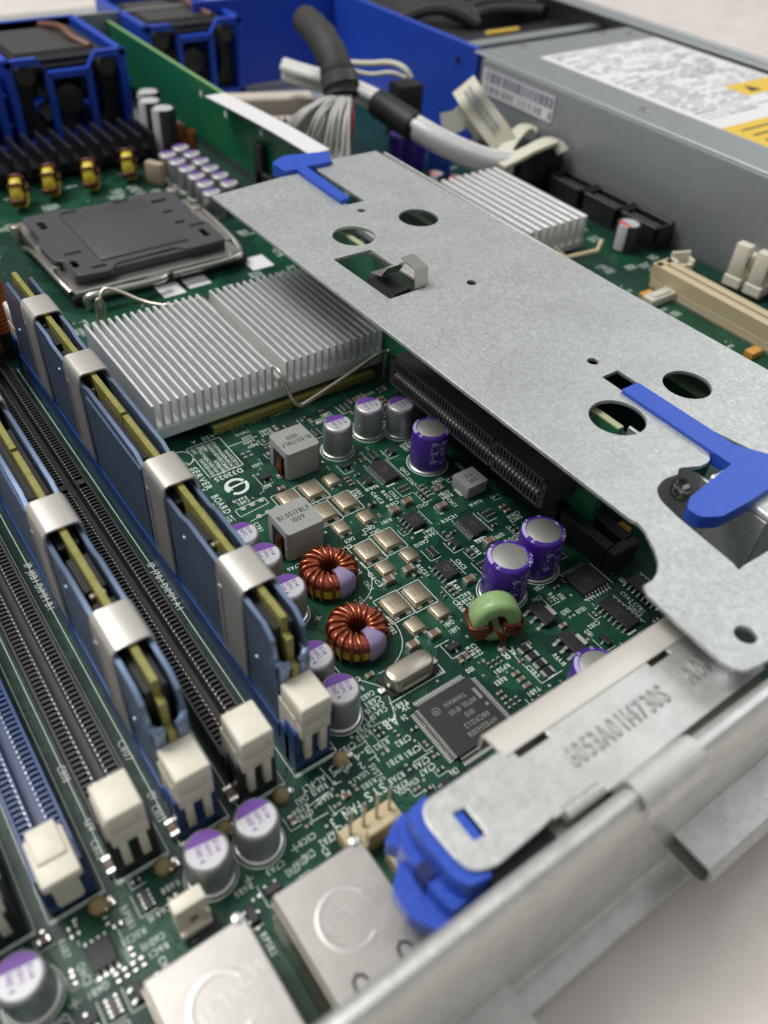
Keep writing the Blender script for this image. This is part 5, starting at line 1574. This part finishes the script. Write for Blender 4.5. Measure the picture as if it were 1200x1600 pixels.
for s_, p0, p1, sz in (
        ('SERVER', (296, 733), (323, 768), 1.9), ('BOARD', (329, 776), (352, 805), 1.9), ('D33025', (377, 731), (333, 749), 1.7), ('CANADA', (452, 637), (418, 648), 1.4), ('ICES-003', (411, 650), (356, 670), 1.5),
        ('CLASS', (349, 672), (314, 687), 1.5), ('A', (304, 688), (297, 691), 1.5), ('N', (319, 696), (310, 700), 1.8),
        ('C6B2', (582, 1078), (561, 1090), 1.2), ('C6B1', (592, 1086), (568, 1099), 1.2), ('C6A15', (597, 1094), (568, 1111), 1.2), ('C6A14', (602, 1103), (575, 1119), 1.2), ('R', (565, 1071), (560, 1075), 1.2),
        ('AB', (616, 1117), (593, 1129), 2.3), ('R7B4', (575, 1129), (555, 1143), 1.2), ('R7B3', (577, 1139), (555, 1153), 1.3), ('C7B3', (552, 1158), (529, 1173), 1.3), ('R7B2', (604, 1153), (581, 1166), 1.3),
        ('C7B2', (638, 1147), (615, 1161), 1.3), ('C7B1', (653, 1163), (630, 1177), 1.3), ('R7B1', (625, 1178), (602, 1192), 1.3), ('C7A6', (667, 1181), (643, 1196), 1.3), ('C7A7', (676, 1191), (652, 1206), 1.3),
        ('R7A8', (628, 1204), (604, 1219), 1.3), ('R7A5', (634, 1217), (610, 1232), 1.3), ('R7A4', (650, 1214), (636, 1224), 1.2), ('DS7A', (634, 1226), (618, 1237), 1.2), ('CR6', (712, 1198), (700, 1206), 1.3),
        ('FAN', (560, 1251), (532, 1270), 2.0), ('_3', (528, 1273), (514, 1284), 2.0), ('SYS', (598, 1222), (566, 1243), 2.0), ('C7A1', (533, 1288), (510, 1304), 1.4), ('C7A2', (520, 1300), (497, 1316), 1.4),
        ('C7A3', (488, 1326), (470, 1340), 1.4), ('C7A4', (476, 1336), (456, 1352), 1.4), ('C7A5', (464, 1348), (444, 1362), 1.4),
        ('1', (590, 1179), (584, 1183), 1.4), ('3-4', (576, 1165), (548, 1180), 1.6), ('2', (565, 1190), (558, 1195), 1.5), ('5VSTG', (575, 1197), (597, 1222), 1.3),
        ('BSR', (527, 1188), (540, 1206), 1.9), ('CR', (512, 1200), (522, 1216), 1.9), ('AL-FLT', (505, 1210), (468, 1232), 1.3), ('R6A13', (508, 1222), (484, 1237), 1.3), ('C6A3', (478, 1240), (460, 1252), 1.3), ('R6A12', (516, 1236), (492, 1250), 1.3),
        ('AB', (800, 1010), (780, 1022), 2.2), ('R6B3', (788, 1056), (770, 1066), 1.2), ('R6B2', (826, 1000), (812, 1006), 1.2), ('CR6B2', (706, 940), (724, 962), 1.2), ('R6A18', (862, 1024), (880, 1042), 1.2), ('R6A16', (908, 1040), (892, 1050), 1.2), ('R6A17', (858, 1062), (874, 1052), 1.1),
        ('Q6B1', (706, 968), (692, 976), 1.2), ('L6B1', (714, 978), (700, 986), 1.2), ('Y6A1', (691, 1045), (678, 1053), 1.2), ('Y6B1', (634, 1092), (612, 1104), 1.2), ('25', (636, 1100), (627, 1105), 1.2), ('26', (633, 1116), (624, 1121), 1.2), ('100', (738, 1040), (725, 1047), 1.2),
        ('Q6C3', (573, 896), (590, 920), 1.1), ('C6C5', (567, 910), (575, 925), 1.1), ('Q8C5', (583, 820), (566, 830), 1.2), ('C6C3', (548, 850), (526, 863), 1.2), ('Q6C2', (592, 826), (578, 834), 1.2), ('C6C9', (552, 838), (537, 846), 1.2),
        ('R6C4', (594, 768), (607, 785), 1.1), ('C6C2', (578, 770), (592, 790), 1.1), ('C5C8', (676, 792), (686, 806), 1.1), ('R5C21', (692, 818), (715, 806), 1.1), ('Q5B1', (912, 986), (925, 994), 1.2), ('RP5B2', (870, 930), (880, 938), 1.2), ('RP5B1', (904, 960), (918, 952), 1.2), ('Q5B2', (880, 962), (893, 955), 1.2),
        ('C5B3', (843, 930), (830, 938), 1.2), ('C5B8', (846, 912), (832, 919), 1.2), ('C5B2', (890, 898), (876, 906), 1.2), ('U5A1', (966, 905), (978, 912), 1.2), ('J5B1', (945, 890), (956, 898), 1.2), ('C7B1', (395, 818), (392, 834), 1.2), ('R6D7', (422, 756), (408, 762), 1.1), ('L6D5', (408, 722), (394, 730), 1.1),
        ('C6D12', (388, 672), (366, 680), 1.0), ('C6D8', (392, 679), (376, 685), 1.0), ('L6D2', (396, 686), (378, 692), 1.0), ('R6D3', (402, 692), (386, 698), 1.0),
        ('C807', (182, 1160), (204, 1190), 1.4), ('C808', (88, 1200), (100, 1225), 1.4), ('12V', (228, 1240), (238, 1252), 1.5), ('12V', (130, 1282), (142, 1302), 1.5), ('C803', (235, 1262), (252, 1284), 1.3), ('C802', (140, 1316), (156, 1345), 1.3)):
    fit(s_, p0, p1, sz)
# outline boxes round groups of captions
for P in (((560, 1062), (603, 1075), (618, 1120), (600, 1132), (595, 1128), (582, 1136), (560, 1112)), ((533, 1182), (571, 1159), (588, 1180), (577, 1188)), ((500, 1200), (523, 1226), (533, 1221)), ((520, 1192), (542, 1208), (545, 1200), (530, 1180), (520, 1168), (458, 1202), (452, 1203)),
          ((492, 1262), (514, 1236), (480, 1262), (488, 1284), (512, 1270))):
    SK.poly([at(*p) for p in P], .18)
# logo: ring with an arrow
lx, ly = at(370, 760)
SK.ring(lx, ly, 2.3, 3.2, seg=40, a0=math.radians(25), a1=math.radians(200)); SK.ring(lx, ly, 2.3, 3.2, seg=40, a0=math.radians(225), a1=math.radians(375))
SK.quad((lx - 2.9, ly - .2, .035), (lx + 2.4, ly + .25, .035), (lx + 2.4, ly + .75, .035), (lx - 1.4, ly + .55, .035)); SK.quad((lx - 3.4, ly, .036), (lx - 1.4, ly - .9, .036), (lx - 1.7, ly + 1.3, .036))
occ(lx - 4, ly - 4, lx + 4, ly + 4)
# boxed legend beside the heatsink
bx0, by0 = at(292, 700); bx1, by1 = at(424, 700)
(gx0, gy1), (gx1, gy0) = at(291, 702), at(380, 726)
SK.poly([(gx0, gy1), (gx1, gy1), (gx1, gy0), (gx0, gy0)], .22, close=True); SK.poly([(gx1, gy1 - 5), (gx1 + 9, gy1 - 5)], .2)
occ(gx0 - 1, gy0 - 1, gx1 + .5, gy1 + .5)
for i in range(6):
    for j in range(5):
        if rg.random() < .85: text(SK, rg.choice(names), gx0 + .8 + i * (gx1 - gx0 - 1) / 6, gy1 - .8 - j * (gy1 - gy0 - 1) / 5, 1.0, -90, narrow=.72)
SK.ring(*at(283, 718), 3.0, 3.35, seg=30)
# three-pin jumper outlines
for k in range(3):
    x, y = at(380 + k * 14, 796 - k * 6.5); PADS.cyl(x, y, .02, .75, .35, 16)
    x, y = at(405 + k * 14, 808 - k * 6.5); PADS.cyl(x, y, .02, .75, .35, 16)
SK.poly([at(367, 798), at(412, 777), at(420, 786), at(376, 808)], .18, close=True); SK.poly([at(392, 815), at(430, 795), at(438, 804)], .18)
occ(63, 128, 76, 140)

rg = random.Random(77)
for (x0, x1, y0, y1, n) in ((60, 128, 42, 168, 34), (-14, 58, 50, 69, 6)):
    k = 0
    for _ in range(900):
        x = rg.uniform(x0, x1); y = rg.uniform(y0, y1)
        if k < n and free(x - 2, y - 2, x + 2, y + 2):
            (sot if rg.random() < .5 else rarray)(x, y, rg.choice((0, PI / 2, PI, -PI / 2))); k += 1
            SK.poly([(x - 2, y + 2.1), (x - 2, y - 2.1), (x + 1, y - 2.1)], .14)

# filling: rows of tiny parts with their captions
def region(x0, x1, y0, y1, n, pc, sizes, seed, caption=.75):
    rg = random.Random(seed); k = 0; tries = 0
    while k < n and tries < n * 60:
        tries += 1
        gx = x0 + rg.random() * (x1 - x0); gy = y0 + rg.random() * (y1 - y0)
        rz = rg.choice((0, PI / 2)); kind = 'chip_capacitor' if rg.random() < pc else 'chip_resistor'
        sz = rg.choice(sizes); cnt = rg.choice((1, 1, 2, 3, 4)); stp = sz[1] + .75
        L_ = sz[0] / 2 + .35
        w_ = stp * cnt / 2
        ex, ey = (L_, w_) if rz == 0 else (w_, L_)
        if not free(gx - ex, gy - ey, gx + ex, gy + ey): continue
        for c_ in range(cnt):
            if RES[kind] >= 100: return
            o_ = (c_ - (cnt - 1) / 2) * stp
            x, y = (gx, gy + o_) if rz == 0 else (gx + o_, gy)
            tiny(kind, x, y, rz, sz); k += 1
        if rg.random() < .35:
            SK.poly([(gx - ex - .25, gy + ey + .25), (gx - ex - .25, gy - ey - .25), (gx + ex + .25, gy - ey - .25)], .13)
        if rg.random() < caption:
            for c_ in range(cnt):
                s_ = rg.choice(names); tl = len(s_) * .98
                for (tx, ty, tr, bx) in ((gx + tl / 2, gy - ey - .5 - c_ * 1.5, 180, None), (gx + ex + .35 + c_ * 1.5, gy + tl / 2, -90, None)):
                    bb = (tx - tl, ty - 1.0, tx, ty) if tr == 180 else (tx, ty - tl, tx + 1.0, ty)
                    if free(*bb):
                        text(SK, s_, tx, ty, 1.15, tr, narrow=.85); occ(*bb, .05); break


region(60, 128, 42, 168, 120, .5, (MID, SML, SML, RMID), 21)
region(50, 70, 42, 74, 22, .3, (SML, SML, MID), 22)
region(-14, 60, 50, 69, 30, .5, (MID, SML), 23)
region(178, 268, 80, 290, 44, .5, (MID, BIG), 24, .3)
region(50, 150, 225, 350, 30, .5, (MID, BIG), 25, .3)
print('tiny', RES)
# captions alone
rg = random.Random(31)
def captions(x0, x1, y0, y1, n, size=1.0, seed=1):
    rg = random.Random(seed)
    for _ in range(n):
        s_ = rg.choice(names); tr = rg.choice((180, 180, -90)); tl = len(s_) * size * .78
        x = rg.uniform(x0, x1); y = rg.uniform(y0, y1); m_ = rg.choice((1, 2, 3, 4))
        bb = (x - tl, y - m_ * size * 1.3, x, y) if tr == 180 else (x, y - tl, x + m_ * size * 1.3, y)
        if not free(*bb): continue
        for k in range(m_):
            if k: s_ = rg.choice(names)
            if tr == 180: text(SK, s_, x, y - k * size * 1.3, size, 180, narrow=.85)
            else: text(SK, s_, x + k * size * 1.3, y, size, -90, narrow=.85)
        occ(*bb, .15)
captions(50, 128, 42, 168, 5000, 1.1, 1)
captions(-16, 58, 48, 70, 4000, 1.1, 2)
captions(176, 270, 80, 290, 400, 1.3, 3)
captions(48, 160, 222, 350, 300, 1.3, 4)
# outlines
rg = random.Random(8)
for _ in range(70):
    x = rg.uniform(58, 126); y = rg.uniform(42, 166); a = rg.uniform(2, 7); b_ = rg.uniform(2, 6)
    if free(x - .2, y - .2, x + a, y + .2): SK.line(x, y, x + a, y, .16); occ(x, y - .1, x + a, y + .1, .02)
    if free(x - .2, y - .2, x + .2, y + b_): SK.line(x, y, x, y + b_, .16); occ(x - .1, y, x + .1, y + b_, .02)
# vias, pads
rg = random.Random(9)
for (x0, x1, y0, y1, n) in ((50, 128, 40, 168, 520), (-16, 60, 48, 69, 120), (176, 270, 80, 290, 200), (50, 160, 222, 350, 160)):
    for _ in range(n):
        x = rg.uniform(x0, x1); y = rg.uniform(y0, y1)
        if free(x - .3, y - .3, x + .3, y + .3):
            if rg.random() < .25: PADS.lathe([(0, .02), (.45, .03), (.38, .16), (0, .22)], x, y, 0, 10)
            else: PADS.ring(x, y, .14, .30, .02, 8)
            if rg.random() < .25 and free(x + .8, y - .3, x + 1.6, y + .3):
                PADS.b2(x + .9, x + 1.5, y - .3, y + .3, .02, .09)
o = part('silkscreen', SK, SILK, pcb, smooth=0); o.location = -WL[pcb.name]
o = part('solder_pads', PADS, SOLDER, pcb); o.location = -WL[pcb.name]; o['kind'] = 'stuff'
# traces: bundles of parallel lines that turn by 45 degrees
TR = MB(); rg = random.Random(17)
def bundle(x, y, n, L_, w_=.24, gap=.60):
    dirs = [(1, 0), (.7071, .7071), (0, 1), (-.7071, .7071), (-1, 0), (-.7071, -.7071), (0, -1), (.7071, -.7071)]
    d_ = rg.randrange(8); P = [Vector((x, y))]; D = []
    for _ in range(rg.randint(2, 4)):
        D.append(d_); P.append(P[-1] + Vector(dirs[d_]) * rg.uniform(.2, 1) * L_); d_ = (d_ + rg.choice((-1, 1))) % 8
    for k in range(n):
        off = (k - n / 2) * gap; Q = []
        for i, p in enumerate(P):
            a = Vector(dirs[D[max(i - 1, 0)]]); b_ = Vector(dirs[D[min(i, len(D) - 1)]])
            na = Vector((-a.y, a.x)); nb = Vector((-b_.y, b_.x)); m_ = na + nb
            m_ = m_ / (1 + na.dot(nb)) ; Q.append(p + m_ * off)
        TR.poly([tuple(q_) for q_ in Q], w_, .011 + .0006 * k)
for (x0, x1, y0, y1, n) in ((50, 128, 36, 168, 120), (-18, 60, 40, 69, 40), (-18, 50, 70, 225, 60), (50, 160, 222, 350, 60), (178, 270, 70, 300, 60)):
    for _ in range(n): bundle(rg.uniform(x0, x1), rg.uniform(y0, y1), rg.randint(2, 9), rg.uniform(5, 14))
o = part('copper_traces', TR, TRACE, pcb, smooth=0); o.location = -WL[pcb.name]; o['kind'] = 'stuff'
for i, (x, y, w_, h_) in enumerate(((62, 92, 17, 26), (84, 100, 8, 14), (64, 124, 20, 16), (86, 60, 14, 16), (110, 54, 12, 22), (84, 140, 16, 14), (100, 120, 14, 20), (96, 140, 24, 18), (90, 66, 10, 12), (52, 60, 10, 14), (18, 52, 20, 10), (-10, 56, 14, 10), (56, 222, 60, 24), (60, 320, 60, 22), (138, 230, 20, 40), (180, 200, 28, 60), (250, 180, 14, 30), (200, 100, 30, 60), (232, 100, 14, 60))):
    PR = MB().prism(rnd([(x, y), (x + w_ * .7, y), (x + w_, y + h_ * .3), (x + w_, y + h_), (x + w_ * .25, y + h_), (x, y + h_ * .8)], .8, 2), .0015 + i * .0003, .004 + i * .0004)
    o = part('copper_pour', PR, POUR, pcb, smooth=0); o.location = -WL[pcb.name]
